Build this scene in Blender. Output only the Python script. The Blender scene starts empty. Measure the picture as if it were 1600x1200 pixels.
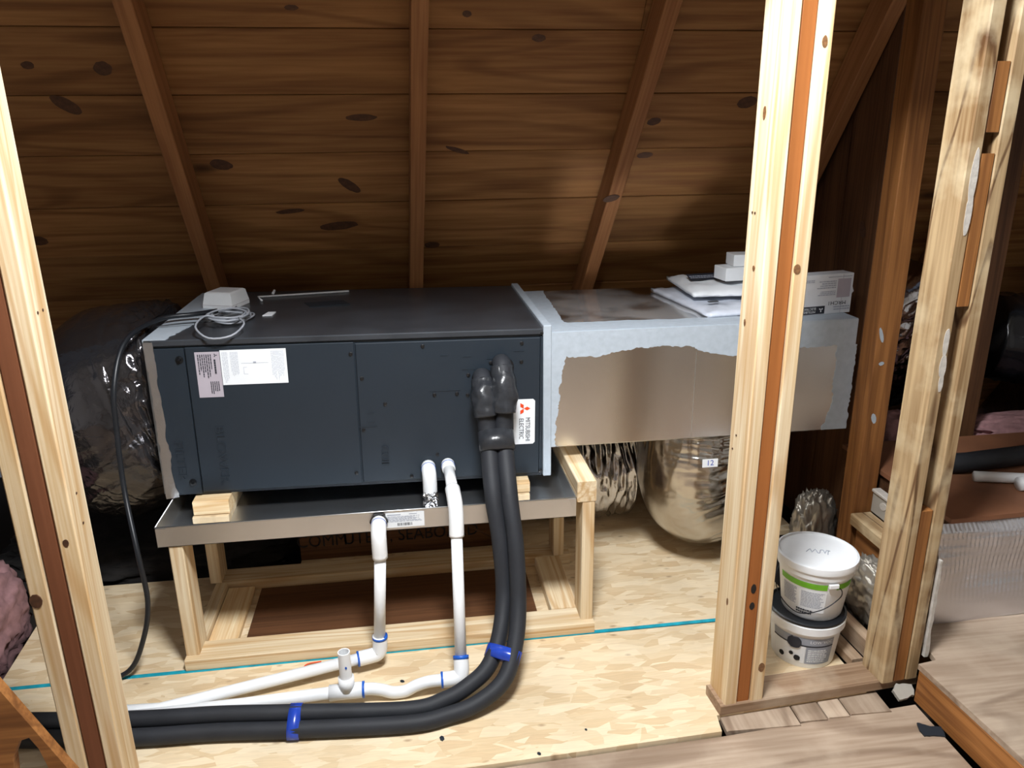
import bpy, bmesh, math, random
from mathutils import Vector as V, Matrix as M, noise as NZ
random.seed(7)
D = bpy.data; SC = bpy.context.scene
COL = SC.collection

# ------------------------------------------------------------------ camera, world, light, exposure
cam = D.objects.new('camera', D.cameras.new('camera')); COL.objects.link(cam)
_dv = V((43, 3750, 1205)).normalized(); _dd = V((-175, -385, 1205))
_dd = (_dd - _dv * _dd.dot(_dv)).normalized(); _dx = _dv.cross(_dd)
if _dx.x < 0: _dx = -_dx
RW = M((_dx, _dd, -_dv))                      # camera axes (right, down, forward) -> world
cam.matrix_world = M.Translation((0, 0, 1.478)) @ (RW @ M.Diagonal((1, -1, -1))).to_4x4()
cam.data.sensor_width = 36; cam.data.lens = 27.1; cam.data.clip_start = 0.05
SC.camera = cam
w = D.worlds.new('attic_ambient_fill'); SC.world = w; w.use_nodes = True
w.node_tree.nodes['Background'].inputs[0].default_value = (0.75, 0.82, 1.0, 1)
w.node_tree.nodes['Background'].inputs[1].default_value = 0.10  # uniform fill added to lift the roof boards, not a real source
SC.view_settings.view_transform = 'Standard'; SC.view_settings.look = 'None'
SC.cycles.blur_glossy = 0.05          # keep the lamp's glint off the foil duct sharp on the roof boards
SC.view_settings.exposure = 0.0; SC.view_settings.gamma = 1.0
SC.view_settings.use_curve_mapping = False
def area(name, loc, size, power, color, target):
    l = D.lights.new(name, 'AREA'); l.shape = 'DISK'; l.size = size; l.energy = power; l.color = color
    o = D.objects.new(name, l); COL.objects.link(o); o.location = loc
    o.rotation_euler = (V(target) - V(loc)).to_track_quat('-Z', 'Y').to_euler(); return o
area('ceiling_lamp', (0.15, 0.92, 2.38), 0.42, 79, (0.96, 0.98, 1.0), (0.25, 1.7, 0.2))

# ------------------------------------------------------------------ materials
def newmat(name):
    m = D.materials.new(name); m.use_nodes = True
    n = m.node_tree.nodes; b = n['Principled BSDF']; return m, m.node_tree, b
def lin(c): return tuple((x / 12.92 if x <= .04045 else ((x + .055) / 1.055) ** 2.4) for x in [v / 255 for v in c]) + (1,)
def plain(name, col, rough=.5, metal=0, var=.12, scale=30, bump=0, spec=.5, **kw):
    m, t, b = newmat(name); N = t.nodes; L = t.links
    tc = N.new('ShaderNodeTexCoord'); no = N.new('ShaderNodeTexNoise'); no.inputs['Scale'].default_value = scale
    no.inputs['Detail'].default_value = 5
    L.new(tc.outputs['Object'], no.inputs['Vector'])
    r = N.new('ShaderNodeValToRGB'); c = lin(col)
    r.color_ramp.elements[0].position = .3; r.color_ramp.elements[1].position = .7
    r.color_ramp.elements[0].color = tuple(x * (1 - var) for x in c[:3]) + (1,)
    r.color_ramp.elements[1].color = tuple(min(1, x * (1 + var)) for x in c[:3]) + (1,)
    L.new(no.outputs['Fac'], r.inputs[0]); L.new(r.outputs[0], b.inputs['Base Color'])
    b.inputs['Roughness'].default_value = rough; b.inputs['Metallic'].default_value = metal
    b.inputs['Specular IOR Level'].default_value = spec
    if bump:
        bp = N.new('ShaderNodeBump'); bp.inputs['Strength'].default_value = bump; bp.inputs['Distance'].default_value = .004
        L.new(no.outputs['Fac'], bp.inputs['Height']); L.new(bp.outputs[0], b.inputs['Normal'])
    for k, v in kw.items(): b.inputs[k.replace('_', ' ')].default_value = v
    return m
def wood(name, light, dark, knot=(60, 38, 22), gx=1.3, gy=22, kn=.5, rough=.62, stain=None, contrast=1.0, ks=2.2, rings=None):
    """grain runs along local X"""
    m, t, b = newmat(name); N = t.nodes; L = t.links
    tc = N.new('ShaderNodeTexCoord'); oi = N.new('ShaderNodeObjectInfo')
    mul = N.new('ShaderNodeVectorMath'); mul.operation = 'SCALE'; mul.inputs['Scale'].default_value = 37.0
    L.new(oi.outputs['Random'], mul.inputs[0])
    comb = N.new('ShaderNodeCombineXYZ'); mm = N.new('ShaderNodeMath'); mm.operation = 'MULTIPLY'; mm.inputs[1].default_value = 43.0
    L.new(oi.outputs['Random'], mm.inputs[0])
    for i in range(3): L.new(mm.outputs[0], comb.inputs[i])
    add = N.new('ShaderNodeVectorMath'); L.new(tc.outputs['Object'], add.inputs[0]); L.new(comb.outputs[0], add.inputs[1])
    mp = N.new('ShaderNodeMapping'); mp.inputs['Scale'].default_value = (gx, gy, gy); L.new(add.outputs[0], mp.inputs['Vector'])
    n1 = N.new('ShaderNodeTexNoise'); n1.inputs['Scale'].default_value = 1.0; n1.inputs['Detail'].default_value = 4
    n1.inputs['Distortion'].default_value = .9; L.new(mp.outputs[0], n1.inputs['Vector'])
    mp2 = N.new('ShaderNodeMapping'); mp2.inputs['Scale'].default_value = (gx * 2.2, gy * 6, gy * 6); L.new(add.outputs[0], mp2.inputs['Vector'])
    n2 = N.new('ShaderNodeTexNoise'); n2.inputs['Scale'].default_value = 1.0; n2.inputs['Detail'].default_value = 3; L.new(mp2.outputs[0], n2.inputs['Vector'])
    mx = N.new('ShaderNodeMath'); mx.operation = 'MULTIPLY_ADD'; mx.inputs[1].default_value = .45; L.new(n2.outputs['Fac'], mx.inputs[0])
    ms = N.new('ShaderNodeMath'); ms.operation = 'MULTIPLY'; ms.inputs[1].default_value = .62; L.new(n1.outputs['Fac'], ms.inputs[0]); L.new(ms.outputs[0], mx.inputs[2])
    r = N.new('ShaderNodeValToRGB'); r.color_ramp.elements[0].position = .53 - .13 / contrast; r.color_ramp.elements[1].position = .53 + .13 / contrast
    r.color_ramp.elements[0].color = lin(dark); r.color_ramp.elements[1].color = lin(light); L.new(mx.outputs[0], r.inputs[0])
    col = r.outputs[0]
    if rings:
        mr_ = N.new('ShaderNodeMapping'); mr_.inputs['Scale'].default_value = (rings[1], rings[2], rings[2]); L.new(add.outputs[0], mr_.inputs['Vector'])
        nr = N.new('ShaderNodeTexNoise'); nr.inputs['Scale'].default_value = 1; nr.inputs['Detail'].default_value = 1.5; nr.inputs['Distortion'].default_value = .3; L.new(mr_.outputs[0], nr.inputs['Vector'])
        m1 = N.new('ShaderNodeMath'); m1.operation = 'MULTIPLY'; m1.inputs[1].default_value = rings[3] * 6.283; L.new(nr.outputs['Fac'], m1.inputs[0])
        m2 = N.new('ShaderNodeMath'); m2.operation = 'SINE'; L.new(m1.outputs[0], m2.inputs[0])
        m3 = N.new('ShaderNodeMapRange'); m3.inputs[1].default_value = rings[5] if len(rings) > 5 else .1; m3.inputs[2].default_value = 1; m3.inputs[4].default_value = rings[4]; L.new(m2.outputs[0], m3.inputs[0])
        m4 = N.new('ShaderNodeMixRGB'); L.new(m3.outputs[0], m4.inputs[0]); L.new(col, m4.inputs[1]); m4.inputs[2].default_value = lin(rings[0]); col = m4.outputs[0]
    hs = N.new('ShaderNodeHueSaturation'); vv = N.new('ShaderNodeMapRange'); vv.inputs[3].default_value = .86; vv.inputs[4].default_value = 1.12
    L.new(oi.outputs['Random'], vv.inputs[0]); L.new(vv.outputs[0], hs.inputs['Value']); L.new(col, hs.inputs['Color']); col = hs.outputs[0]
    if kn:
        mk = N.new('ShaderNodeMapping'); mk.inputs['Scale'].default_value = (ks, ks * 3, ks * 3); L.new(add.outputs[0], mk.inputs['Vector'])
        vo = N.new('ShaderNodeTexVoronoi'); vo.inputs['Scale'].default_value = 1.0; L.new(mk.outputs[0], vo.inputs['Vector'])
        kr = N.new('ShaderNodeValToRGB'); kr.color_ramp.elements[0].position = .06; kr.color_ramp.elements[0].color = (1, 1, 1, 1)
        kr.color_ramp.elements[1].position = .13; kr.color_ramp.elements[1].color = (0, 0, 0, 1); L.new(vo.outputs['Distance'], kr.inputs[0])
        gt = N.new('ShaderNodeMath'); gt.operation = 'GREATER_THAN'; gt.inputs[1].default_value = 1 - kn
        sp = N.new('ShaderNodeSeparateColor'); L.new(vo.outputs['Color'], sp.inputs[0]); L.new(sp.outputs[0], gt.inputs[0])
        fm = N.new('ShaderNodeMath'); fm.operation = 'MULTIPLY'; L.new(kr.outputs[0], fm.inputs[0]); L.new(gt.outputs[0], fm.inputs[1])
        f2 = N.new('ShaderNodeMath'); f2.operation = 'MULTIPLY'; f2.inputs[1].default_value = .85; L.new(fm.outputs[0], f2.inputs[0])
        mix = N.new('ShaderNodeMixRGB'); L.new(f2.outputs[0], mix.inputs[0]); L.new(col, mix.inputs[1]); mix.inputs[2].default_value = lin(knot); col = mix.outputs[0]
    if stain:
        n3 = N.new('ShaderNodeTexNoise'); n3.inputs['Scale'].default_value = stain[1]; n3.inputs['Detail'].default_value = 6; L.new(add.outputs[0], n3.inputs['Vector'])
        sr = N.new('ShaderNodeValToRGB'); sr.color_ramp.elements[0].position = .48; sr.color_ramp.elements[1].position = .68; L.new(n3.outputs['Fac'], sr.inputs[0])
        s2 = N.new('ShaderNodeMath'); s2.operation = 'MULTIPLY'; s2.inputs[1].default_value = stain[2]; L.new(sr.outputs[0], s2.inputs[0])
        mix2 = N.new('ShaderNodeMixRGB'); L.new(s2.outputs[0], mix2.inputs[0]); L.new(col, mix2.inputs[1]); mix2.inputs[2].default_value = lin(stain[0]); col = mix2.outputs[0]
    L.new(col, b.inputs['Base Color']); b.inputs['Roughness'].default_value = rough; b.inputs['Specular IOR Level'].default_value = .3
    bp = N.new('ShaderNodeBump'); bp.inputs['Strength'].default_value = .25; bp.inputs['Distance'].default_value = .002
    L.new(mx.outputs[0], bp.inputs['Height']); L.new(bp.outputs[0], b.inputs['Normal'])
    return m
def osb():
    m, t, b = newmat('oriented_strand_board'); N = t.nodes; L = t.links
    tc = N.new('ShaderNodeTexCoord')
    wn = N.new('ShaderNodeTexNoise'); wn.inputs['Scale'].default_value = 9; L.new(tc.outputs['Object'], wn.inputs['Vector'])
    wa = N.new('ShaderNodeVectorMath'); wa.operation = 'SCALE'; wa.inputs['Scale'].default_value = .02; L.new(wn.outputs['Color'], wa.inputs[0])
    ad = N.new('ShaderNodeVectorMath'); L.new(tc.outputs['Object'], ad.inputs[0]); L.new(wa.outputs[0], ad.inputs[1])
    col = None; hgt = None
    for i, (rot, sc) in enumerate([(.25, (9, 30, 1)), (-.35, (11, 36, 1)), (.75, (10, 33, 1)), (-.05, (13, 44, 1))]):
        mp = N.new('ShaderNodeMapping'); mp.inputs['Rotation'].default_value = (0, 0, rot); mp.inputs['Scale'].default_value = sc; mp.inputs['Location'].default_value = (i * 3.3, i * 1.7, 0)
        L.new(ad.outputs[0], mp.inputs['Vector'])
        vo = N.new('ShaderNodeTexVoronoi'); vo.inputs['Scale'].default_value = 1; L.new(mp.outputs[0], vo.inputs['Vector'])
        r = N.new('ShaderNodeValToRGB'); e = r.color_ramp.elements
        e[0].color = lin((208, 181, 144)); e[1].color = lin((231, 213, 182)); e[0].position = .0; e[1].position = .95
        x = e.new(.45); x.color = lin((221, 199, 164)); x = e.new(.12); x.color = lin((214, 189, 151))
        sp = N.new('ShaderNodeSeparateColor'); L.new(vo.outputs['Color'], sp.inputs[0]); L.new(sp.outputs[0], r.inputs[0])
        fg = N.new('ShaderNodeTexNoise'); fg.inputs['Scale'].default_value = 1; fg.inputs['Detail'].default_value = 2
        mg = N.new('ShaderNodeMapping'); mg.inputs['Rotation'].default_value = (0, 0, rot); mg.inputs['Scale'].default_value = (14, 220, 1); L.new(ad.outputs[0], mg.inputs['Vector']); L.new(mg.outputs[0], fg.inputs['Vector'])
        gr = N.new('ShaderNodeMapRange'); gr.inputs[1].default_value = .3; gr.inputs[2].default_value = .7; gr.inputs[3].default_value = .95; gr.inputs[4].default_value = 1.06; L.new(fg.outputs['Fac'], gr.inputs[0])
        hv = N.new('ShaderNodeHueSaturation'); L.new(r.outputs[0], hv.inputs['Color']); L.new(gr.outputs[0], hv.inputs['Value'])
        if col is None: col = hv.outputs[0]
        else:
            gt = N.new('ShaderNodeMath'); gt.operation = 'GREATER_THAN'; gt.inputs[1].default_value = (.5, .55, .6)[i - 1]; L.new(sp.outputs[1], gt.inputs[0])
            mix = N.new('ShaderNodeMixRGB'); L.new(gt.outputs[0], mix.inputs[0]); L.new(col, mix.inputs[1]); L.new(hv.outputs[0], mix.inputs[2]); col = mix.outputs[0]
    sn = N.new('ShaderNodeTexNoise'); sn.inputs['Scale'].default_value = 3.2; sn.inputs['Detail'].default_value = 6; L.new(tc.outputs['Object'], sn.inputs['Vector'])
    sr = N.new('ShaderNodeMapRange'); sr.inputs[1].default_value = .35; sr.inputs[2].default_value = .7; sr.inputs[3].default_value = 1.06; sr.inputs[4].default_value = .86; L.new(sn.outputs['Fac'], sr.inputs[0])
    hv = N.new('ShaderNodeHueSaturation'); L.new(col, hv.inputs['Color']); L.new(sr.outputs[0], hv.inputs['Value']); col = hv.outputs[0]
    fl = N.new('ShaderNodeTexVoronoi'); fl.inputs['Scale'].default_value = 1
    mp = N.new('ShaderNodeMapping'); mp.inputs['Scale'].default_value = (14, 30, 1); mp.inputs['Rotation'].default_value = (0, 0, .4); L.new(ad.outputs[0], mp.inputs['Vector']); L.new(mp.outputs[0], fl.inputs['Vector'])
    kr = N.new('ShaderNodeValToRGB'); kr.color_ramp.elements[0].position = .06; kr.color_ramp.elements[0].color = (1, 1, 1, 1); kr.color_ramp.elements[1].position = .2; kr.color_ramp.elements[1].color = (0, 0, 0, 1)
    L.new(fl.outputs['Distance'], kr.inputs[0])
    gt = N.new('ShaderNodeMath'); gt.operation = 'GREATER_THAN'; gt.inputs[1].default_value = .86
    sp = N.new('ShaderNodeSeparateColor'); L.new(fl.outputs['Color'], sp.inputs[0]); L.new(sp.outputs[2], gt.inputs[0])
    fm = N.new('ShaderNodeMath'); fm.operation = 'MULTIPLY'; L.new(kr.outputs[0], fm.inputs[0]); L.new(gt.outputs[0], fm.inputs[1])
    f2 = N.new('ShaderNodeMath'); f2.operation = 'MULTIPLY'; f2.inputs[1].default_value = .5; L.new(fm.outputs[0], f2.inputs[0])
    mix = N.new('ShaderNodeMixRGB'); L.new(f2.outputs[0], mix.inputs[0]); L.new(col, mix.inputs[1]); mix.inputs[2].default_value = lin((120, 84, 52))
    L.new(mix.outputs[0], b.inputs['Base Color']); b.inputs['Roughness'].default_value = .6; b.inputs['Specular IOR Level'].default_value = .3
    bp = N.new('ShaderNodeBump'); bp.inputs['Strength'].default_value = .2; bp.inputs['Distance'].default_value = .002; L.new(col, bp.inputs['Height']); L.new(bp.outputs[0], b.inputs['Normal'])
    return m
def foilmat(name, col, rough, s=60, bump=.4):
    m, t, b = newmat(name); N = t.nodes; L = t.links
    tc = N.new('ShaderNodeTexCoord'); no = N.new('ShaderNodeTexNoise'); no.inputs['Scale'].default_value = s; no.inputs['Detail'].default_value = 4; no.inputs['Distortion'].default_value = .6
    L.new(tc.outputs['Object'], no.inputs['Vector'])
    bp = N.new('ShaderNodeBump'); bp.inputs['Strength'].default_value = bump; bp.inputs['Distance'].default_value = .004; L.new(no.outputs['Fac'], bp.inputs['Height']); L.new(bp.outputs[0], b.inputs['Normal'])
    b.inputs['Base Color'].default_value = lin(col); b.inputs['Metallic'].default_value = 1; b.inputs['Roughness'].default_value = rough
    return m
PINE = wood('new_pine', (234, 218, 188), (208, 178, 134), knot=(120, 74, 38), kn=.22, gx=1.0, gy=26, rings=((186, 138, 78), .55, 9, 9, .5))
PINE2 = wood('new_pine_offcut', (238, 220, 184), (210, 172, 122), kn=.12, gx=2, gy=26)
BROWNO = wood('aged_orange_lit_stud', (160, 98, 50), (132, 78, 36), kn=.1, gx=.8, gy=16, contrast=.8)  # more orange than the left stud, and lightened for the light it gets
BROWN = wood('aged_brown_lumber', (124, 76, 50), (104, 61, 38), kn=.1, gx=.8, gy=16, contrast=.8)
ORANGE = wood('orange_brown_lumber', (166, 112, 62), (124, 78, 38), kn=.2, gx=1.2, gy=22, rings=((96, 56, 26), .7, 9, 6, .5, .5))
ROOF = wood('aged_roof_board', (176, 128, 78), (136, 92, 52), knot=(48, 26, 12), kn=.28, gx=1.4, gy=14, contrast=.9, ks=1.7, rings=((96, 58, 28), .5, 4.5, 7, .42, .35))
RAFT = wood('aged_rafter', (168, 118, 76), (136, 90, 54), knot=(48, 26, 12), kn=.2)
WEATH = wood('weathered_stud', (186, 160, 122), (128, 98, 64), knot=(80, 50, 30), kn=.2, gx=1.4, gy=18, stain=((208, 190, 156), 9, .7), rings=((84, 54, 30), .9, 9, 5, .85, .86))
GREYW = wood('grey_floor_board', (184, 164, 144), (150, 128, 108), kn=.06, gx=1.6, gy=13, rings=((112, 90, 72), .8, 4, 8, .5, .3), stain=((192, 174, 154), 6, .5))
DUSTY = wood('dusty_sill', (170, 144, 118), (132, 104, 80), kn=.1, stain=((186, 168, 146), 8, .6))
DARKB = wood('dark_attic_board', (104, 70, 44), (72, 46, 28), kn=.1)
SHEET = wood('dark_plywood', (100, 66, 42), (76, 49, 30), kn=.1)
HARD = plain('brown_hardboard', (132, 88, 62), .6, var=.15, scale=8)
OSB = osb()
RKNOT = plain('roof_knot', (86, 54, 32), .6, var=.35, scale=60)
PKNOT = plain('pine_knot', (120, 84, 52), .6, var=.4, scale=150)
KNOT = plain('knot', (74, 46, 28), .6, var=.3, scale=90)
UNIT = plain('charcoal_enamel', (33, 42, 51), .42, var=.04, scale=9, spec=.45)
UNITTOP = plain('dusty_charcoal_enamel', (54, 57, 62), .30, var=.25, scale=6, spec=.5)
BLK = plain('black_plastic', (22, 22, 24), .4)
FOAM = plain('black_pipe_foam', (38, 40, 45), .62, var=.15, scale=14, spec=.35)
TAPEB = plain('black_wrap_tape', (44, 46, 50), .28, var=.2, scale=40, bump=.5)
PVC = plain('white_pvc', (236, 238, 240), .3, var=.02, scale=12)
BLUE = plain('blue_primer', (28, 92, 190), .4)
BLUET = plain('blue_tape', (34, 66, 170), .25)
TEAL = plain('teal_edge_paint', (20, 150, 170), .6, var=.3, scale=25)
GALV = plain('galvanised_sheet', (222, 224, 226), .36, metal=1, var=.06, scale=5)
STEEL = plain('screw_steel', (40, 42, 46), .35, metal=.8)
DUCT = plain('aluminium_duct_face', (226, 226, 226), .13, metal=1, var=.05, scale=4)
FOIL = foilmat('flex_duct_foil', (200, 200, 204), .16, 40, .35)
FOILS = foilmat('smooth_flex_foil', (186, 182, 176), .24, 18, .25)
FOILD = foilmat('dim_foil', (150, 150, 154), .22, 50, .5)
DUCTF = plain('duct_front_skin', (230, 230, 230), .25, metal=1, var=.05, scale=4)
FOILL = foilmat('dark_reflection_foil', (86, 84, 87), .16, 34, .7); FOILL.node_tree.nodes['Principled BSDF'].inputs['Metallic'].default_value = .82  # base darkened to stand in for the dark attic the foil mirrors
FOILC = foilmat('matt_crumpled_foil', (164, 158, 148), .3, 30, .5); FOILC.node_tree.nodes['Principled BSDF'].inputs['Metallic'].default_value = .6
FOILB = foilmat('bubble_foil', (218, 218, 224), .27, 26, .2); FOILB.node_tree.nodes['Principled BSDF'].inputs['Metallic'].default_value = .85
FTAPE = foilmat('foil_tape', (208, 210, 214), .36, 60, .4)
_b = DUCT.node_tree.nodes['Principled BSDF']; _n = DUCT.node_tree.nodes.new('ShaderNodeTexNoise'); _n.inputs['Scale'].default_value = 3.6; _n.inputs['Detail'].default_value = 5
_t = DUCT.node_tree.nodes.new('ShaderNodeTexCoord'); DUCT.node_tree.links.new(_t.outputs['Object'], _n.inputs['Vector'])
_m = DUCT.node_tree.nodes.new('ShaderNodeMapRange'); _m.inputs[1].default_value = .42; _m.inputs[2].default_value = .58; _m.inputs[3].default_value = .68; _m.inputs[4].default_value = 1.0
DUCT.node_tree.links.new(_n.outputs['Fac'], _m.inputs[0]); DUCT.node_tree.links.new(_m.outputs[0], _b.inputs['Metallic'])
SEAL = plain('grey_duct_sealant', (172, 182, 192), .55, var=.06, scale=50, bump=.35)
WHITE = plain('white_plastic', (236, 239, 242), .4, var=.02)
PAPER = plain('white_label_paper', (232, 236, 240), .6, var=.01)
GREYL = plain('grey_label_paper', (176, 168, 178), .6, var=.02)
INK = plain('printed_ink', (38, 42, 52), .6)
LGREY = plain('label_grey', (150, 156, 168), .6)
INKL = plain('pale_printed_ink', (168, 174, 188), .6)
REDL = plain('logo_red', (232, 72, 24), .5)
GREENI = plain('green_print', (110, 180, 40), .5)
CARD = plain('white_carton', (222, 226, 232), .55, var=.02)
BAG = plain('milky_plastic_bag', (208, 214, 226), .22, var=.08, scale=20, bump=.3)
CABLE = plain('grey_cable', (150, 154, 162), .4)
CBLK = plain('black_cable', (26, 29, 34), .4)
PINK = plain('pink_insulation', (156, 118, 120), .95, var=.25, scale=26, bump=.8)
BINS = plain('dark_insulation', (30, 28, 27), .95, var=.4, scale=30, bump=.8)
ROOMW = plain('painted_drywall', (232, 232, 230), .8, var=.01)
PLAST = plain('plaster', (190, 184, 176), .8, var=.12, scale=60, bump=.5)
GYP = plain('drywall', (160, 154, 144), .85, var=.04)
VOID = plain('subfloor_shade', (34, 26, 20), .9)  # near-black so gaps and holes in the floor read as shade
WRAPB = plain('black_duct_wrap', (24, 26, 30), .18, var=.3, scale=18, bump=.6)

# ------------------------------------------------------------------ helpers
def wm(o):
    return M.Identity(4) if o is None else wm(o.parent) @ o.matrix_basis
def link(name, me, mat, parent=None, frame=M.Identity(4), smooth=False):
    me.materials.append(mat)
    if smooth:
        for p in me.polygons: p.use_smooth = True
    o = D.objects.new(name, me); COL.objects.link(o); o.parent = parent
    o.matrix_basis = wm(parent).inverted() @ frame
    return o
def mk(name, vs, fs, mat, parent=None, frame=M.Identity(4), smooth=False):
    me = D.meshes.new(name); me.from_pydata([tuple(v) for v in vs], [], fs); me.update()
    bm = bmesh.new(); bm.from_mesh(me); bmesh.ops.recalc_face_normals(bm, faces=bm.faces); bm.to_mesh(me); bm.free()
    return link(name, me, mat, parent, frame, smooth)
def tag(o, label=None, cat=None, group=None, kind=None):
    if label: o['label'] = label
    if cat: o['category'] = cat
    if group: o['group'] = group
    if kind: o['kind'] = kind
    return o
def root(name, label, cat, loc=(0, 0, 0), group=None, rot=(0, 0, 0)):
    o = D.objects.new(name, None); COL.objects.link(o); o.location = loc; o.rotation_euler = rot; o.empty_display_size = .05
    return tag(o, label, cat, group)
def fr(o, x, y=None, z=None):
    """frame from origin and axes"""
    x = V(x).normalized(); z = V(z) if z is not None else x.cross(V(y)); z = (z - x * z.dot(x)).normalized(); y = z.cross(x)
    m = M((x, y, z)).transposed().to_4x4(); m.translation = V(o); return m
def prism_bm(L, w, t, ch):
    c = ch; a, b = w / 2, t / 2
    pr = [(-a + c, -b), (a - c, -b), (a, -b + c), (a, b - c), (a - c, b), (-a + c, b), (-a, b - c), (-a, -b + c)]
    n = 8; vs = [(0, *p) for p in pr] + [(L, *p) for p in pr]
    fs = [tuple(range(n - 1, -1, -1)), tuple(range(n, 2 * n))] + [(i, (i + 1) % n, (i + 1) % n + n, i + n) for i in range(n)]
    return vs, fs
def board(name, a, b, w, t, up, mat, parent=None, ch=.0025):
    """timber from a to b (centre line); w across, t along 'up'"""
    a, b = V(a), V(b); L = (b - a).length
    vs, fs = prism_bm(L, w, t, ch)
    return mk(name, vs, fs, mat, parent, fr(a, b - a, z=up))
def box(name, lo, hi, mat, parent=None, frame=M.Identity(4), bev=.0):
    lo, hi = V(lo), V(hi); c = (lo + hi) / 2; h = (hi - lo) / 2
    bm = bmesh.new(); bmesh.ops.create_cube(bm, size=2); bmesh.ops.scale(bm, vec=h, verts=bm.verts)
    if bev: bmesh.ops.bevel(bm, geom=bm.edges[:], offset=bev, segments=1, affect='EDGES')
    me = D.meshes.new(name); bm.to_mesh(me); bm.free()
    return link(name, me, mat, parent, frame @ M.Translation(c))
def cat(pts, n):
    P = [V(p) for p in pts]; P = [P[0] * 2 - P[1]] + P + [P[-1] * 2 - P[-2]]; out = []
    for i in range(1, len(P) - 2):
        for k in range(n):
            t = k / n; a, b, c, d = P[i - 1:i + 3]
            out.append(.5 * ((2 * b) + (c - a) * t + (2 * a - 5 * b + 4 * c - d) * t * t + (3 * b - a - 3 * c + d) * t ** 3))
    out.append(P[-2]); return out
def tubedata(pts, r, seg=14, fn=None, cap=True):
    n = len(pts); tg = [(pts[min(i + 1, n - 1)] - pts[max(i - 1, 0)]).normalized() for i in range(n)]
    u = tg[0].orthogonal().normalized()
    if abs(tg[0].z) < .9: u = (V((0, 0, 1)) - tg[0] * tg[0].z).normalized()
    vs, fs = [], []
    for i in range(n):
        u = (u - tg[i] * u.dot(tg[i])).normalized(); v = tg[i].cross(u)
        ri = r[i] if isinstance(r, (list, tuple)) else r
        for k in range(seg):
            ph = 2 * math.pi * k / seg; q = ri * (fn(i, n, ph, pts[i]) if fn else 1)
            vs.append(pts[i] + (u * math.cos(ph) + v * math.sin(ph)) * q)
    for i in range(n - 1):
        for k in range(seg):
            k2 = (k + 1) % seg; fs.append((i * seg + k, i * seg + k2, (i + 1) * seg + k2, (i + 1) * seg + k))
    if cap: fs += [tuple(range(seg - 1, -1, -1)), tuple(range((n - 1) * seg, n * seg))]
    return vs, fs
def tube(name, pts, r, mat, parent=None, sub=8, seg=14, fn=None, cap=True, straight=False):
    P = [V(p) for p in pts] if straight else cat(pts, sub)
    o0 = P[0].copy(); P = [p - o0 for p in P]
    if isinstance(r, (list, tuple)) and len(r) != len(P):
        m = len(r) - 1; rr = []
        for i in range(len(P)):
            t = i / (len(P) - 1) * m; k = min(int(t), m - 1); rr.append(r[k] + (r[k + 1] - r[k]) * (t - k))
        r = rr
    vs, fs = tubedata(P, r, seg, fn, cap)
    return mk(name, vs, fs, mat, parent, M.Translation(o0), True)
def lathe(name, prof, mat, parent, frame, seg=40):
    """prof list of (r,z); sharp edges kept by flat shading threshold"""
    vs, fs = [], []; n = len(prof)
    for r, z in prof:
        for k in range(seg):
            a = 2 * math.pi * k / seg; vs.append((r * math.cos(a), r * math.sin(a), z))
    for i in range(n - 1):
        for k in range(seg):
            k2 = (k + 1) % seg; fs.append((i * seg + k, i * seg + k2, (i + 1) * seg + k2, (i + 1) * seg + k))
    if prof[0][0] > .001: fs.append(tuple(range(seg)))
    if prof[-1][0] > .001: fs.append(tuple(range((n - 1) * seg, n * seg)))
    o = mk(name, vs, fs, mat, parent, frame, False)
    for p in o.data.polygons: p.use_smooth = len(p.vertices) == 4
    o.data.set_sharp_from_angle(angle=math.radians(35)); return o
def slab(name, poly, z0, z1, mat, parent, frame):
    n = len(poly); vs = [(*p, z0) for p in poly] + [(*p, z1) for p in poly]
    fs = [tuple(range(n)), tuple(range(n, 2 * n))] + [(i, (i + 1) % n, (i + 1) % n + n, i + n) for i in range(n)]
    return mk(name, vs, fs, mat, parent, frame)
def ragged(pts, step=.008, amp=.004):
    step *= .6; out = []; sd = random.random() * 99; n0 = 0
    for a, b in zip(pts, pts[1:]):
        a, b = V(a), V(b); k = max(1, int((b - a).length / step)); nrm = V((-(b - a).y, (b - a).x)).normalized()
        for i in range(k):
            n0 += 1; q = a.lerp(b, i / k) + nrm * amp * (1.5 * NZ.noise(V((n0 * .23, sd, 0))) + random.uniform(-.55, .55)); out.append((q.x, q.y))
    out.append(tuple(pts[-1])); return out
def quads(name, rects, mat, parent, frame, z=.0004):
    vs, fs = [], []
    for x0, x1, y0, y1 in rects:
        k = len(vs); vs += [(x0, y0, z), (x1, y0, z), (x1, y1, z), (x0, y1, z)]; fs.append((k, k + 1, k + 2, k + 3))
    me = D.meshes.new(name); me.from_pydata(vs, [], fs); return link(name, me, mat, parent, frame)
def textmesh(s, size, ext=0.0, align='CENTER'):
    cu = D.curves.new('t', 'FONT'); cu.body = s; cu.size = size; cu.align_x = align; cu.align_y = 'CENTER'; cu.extrude = ext; cu.resolution_u = 3
    o = D.objects.new('t', cu); COL.objects.link(o); dg = bpy.context.evaluated_depsgraph_get(); dg.update()
    me = D.meshes.new_from_object(o.evaluated_get(dg)); D.objects.remove(o); D.curves.remove(cu); me.materials.clear()
    for p in me.polygons: p.use_smooth = False
    return me
def text(name, s, size, mat, parent, frame, ext=0.0002, sx=1.0):
    me = textmesh(s, size, ext); me.name = name
    me.transform(M.Diagonal((sx, 1, 1, 1)))
    return link(name, me, mat, parent, frame)
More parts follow.
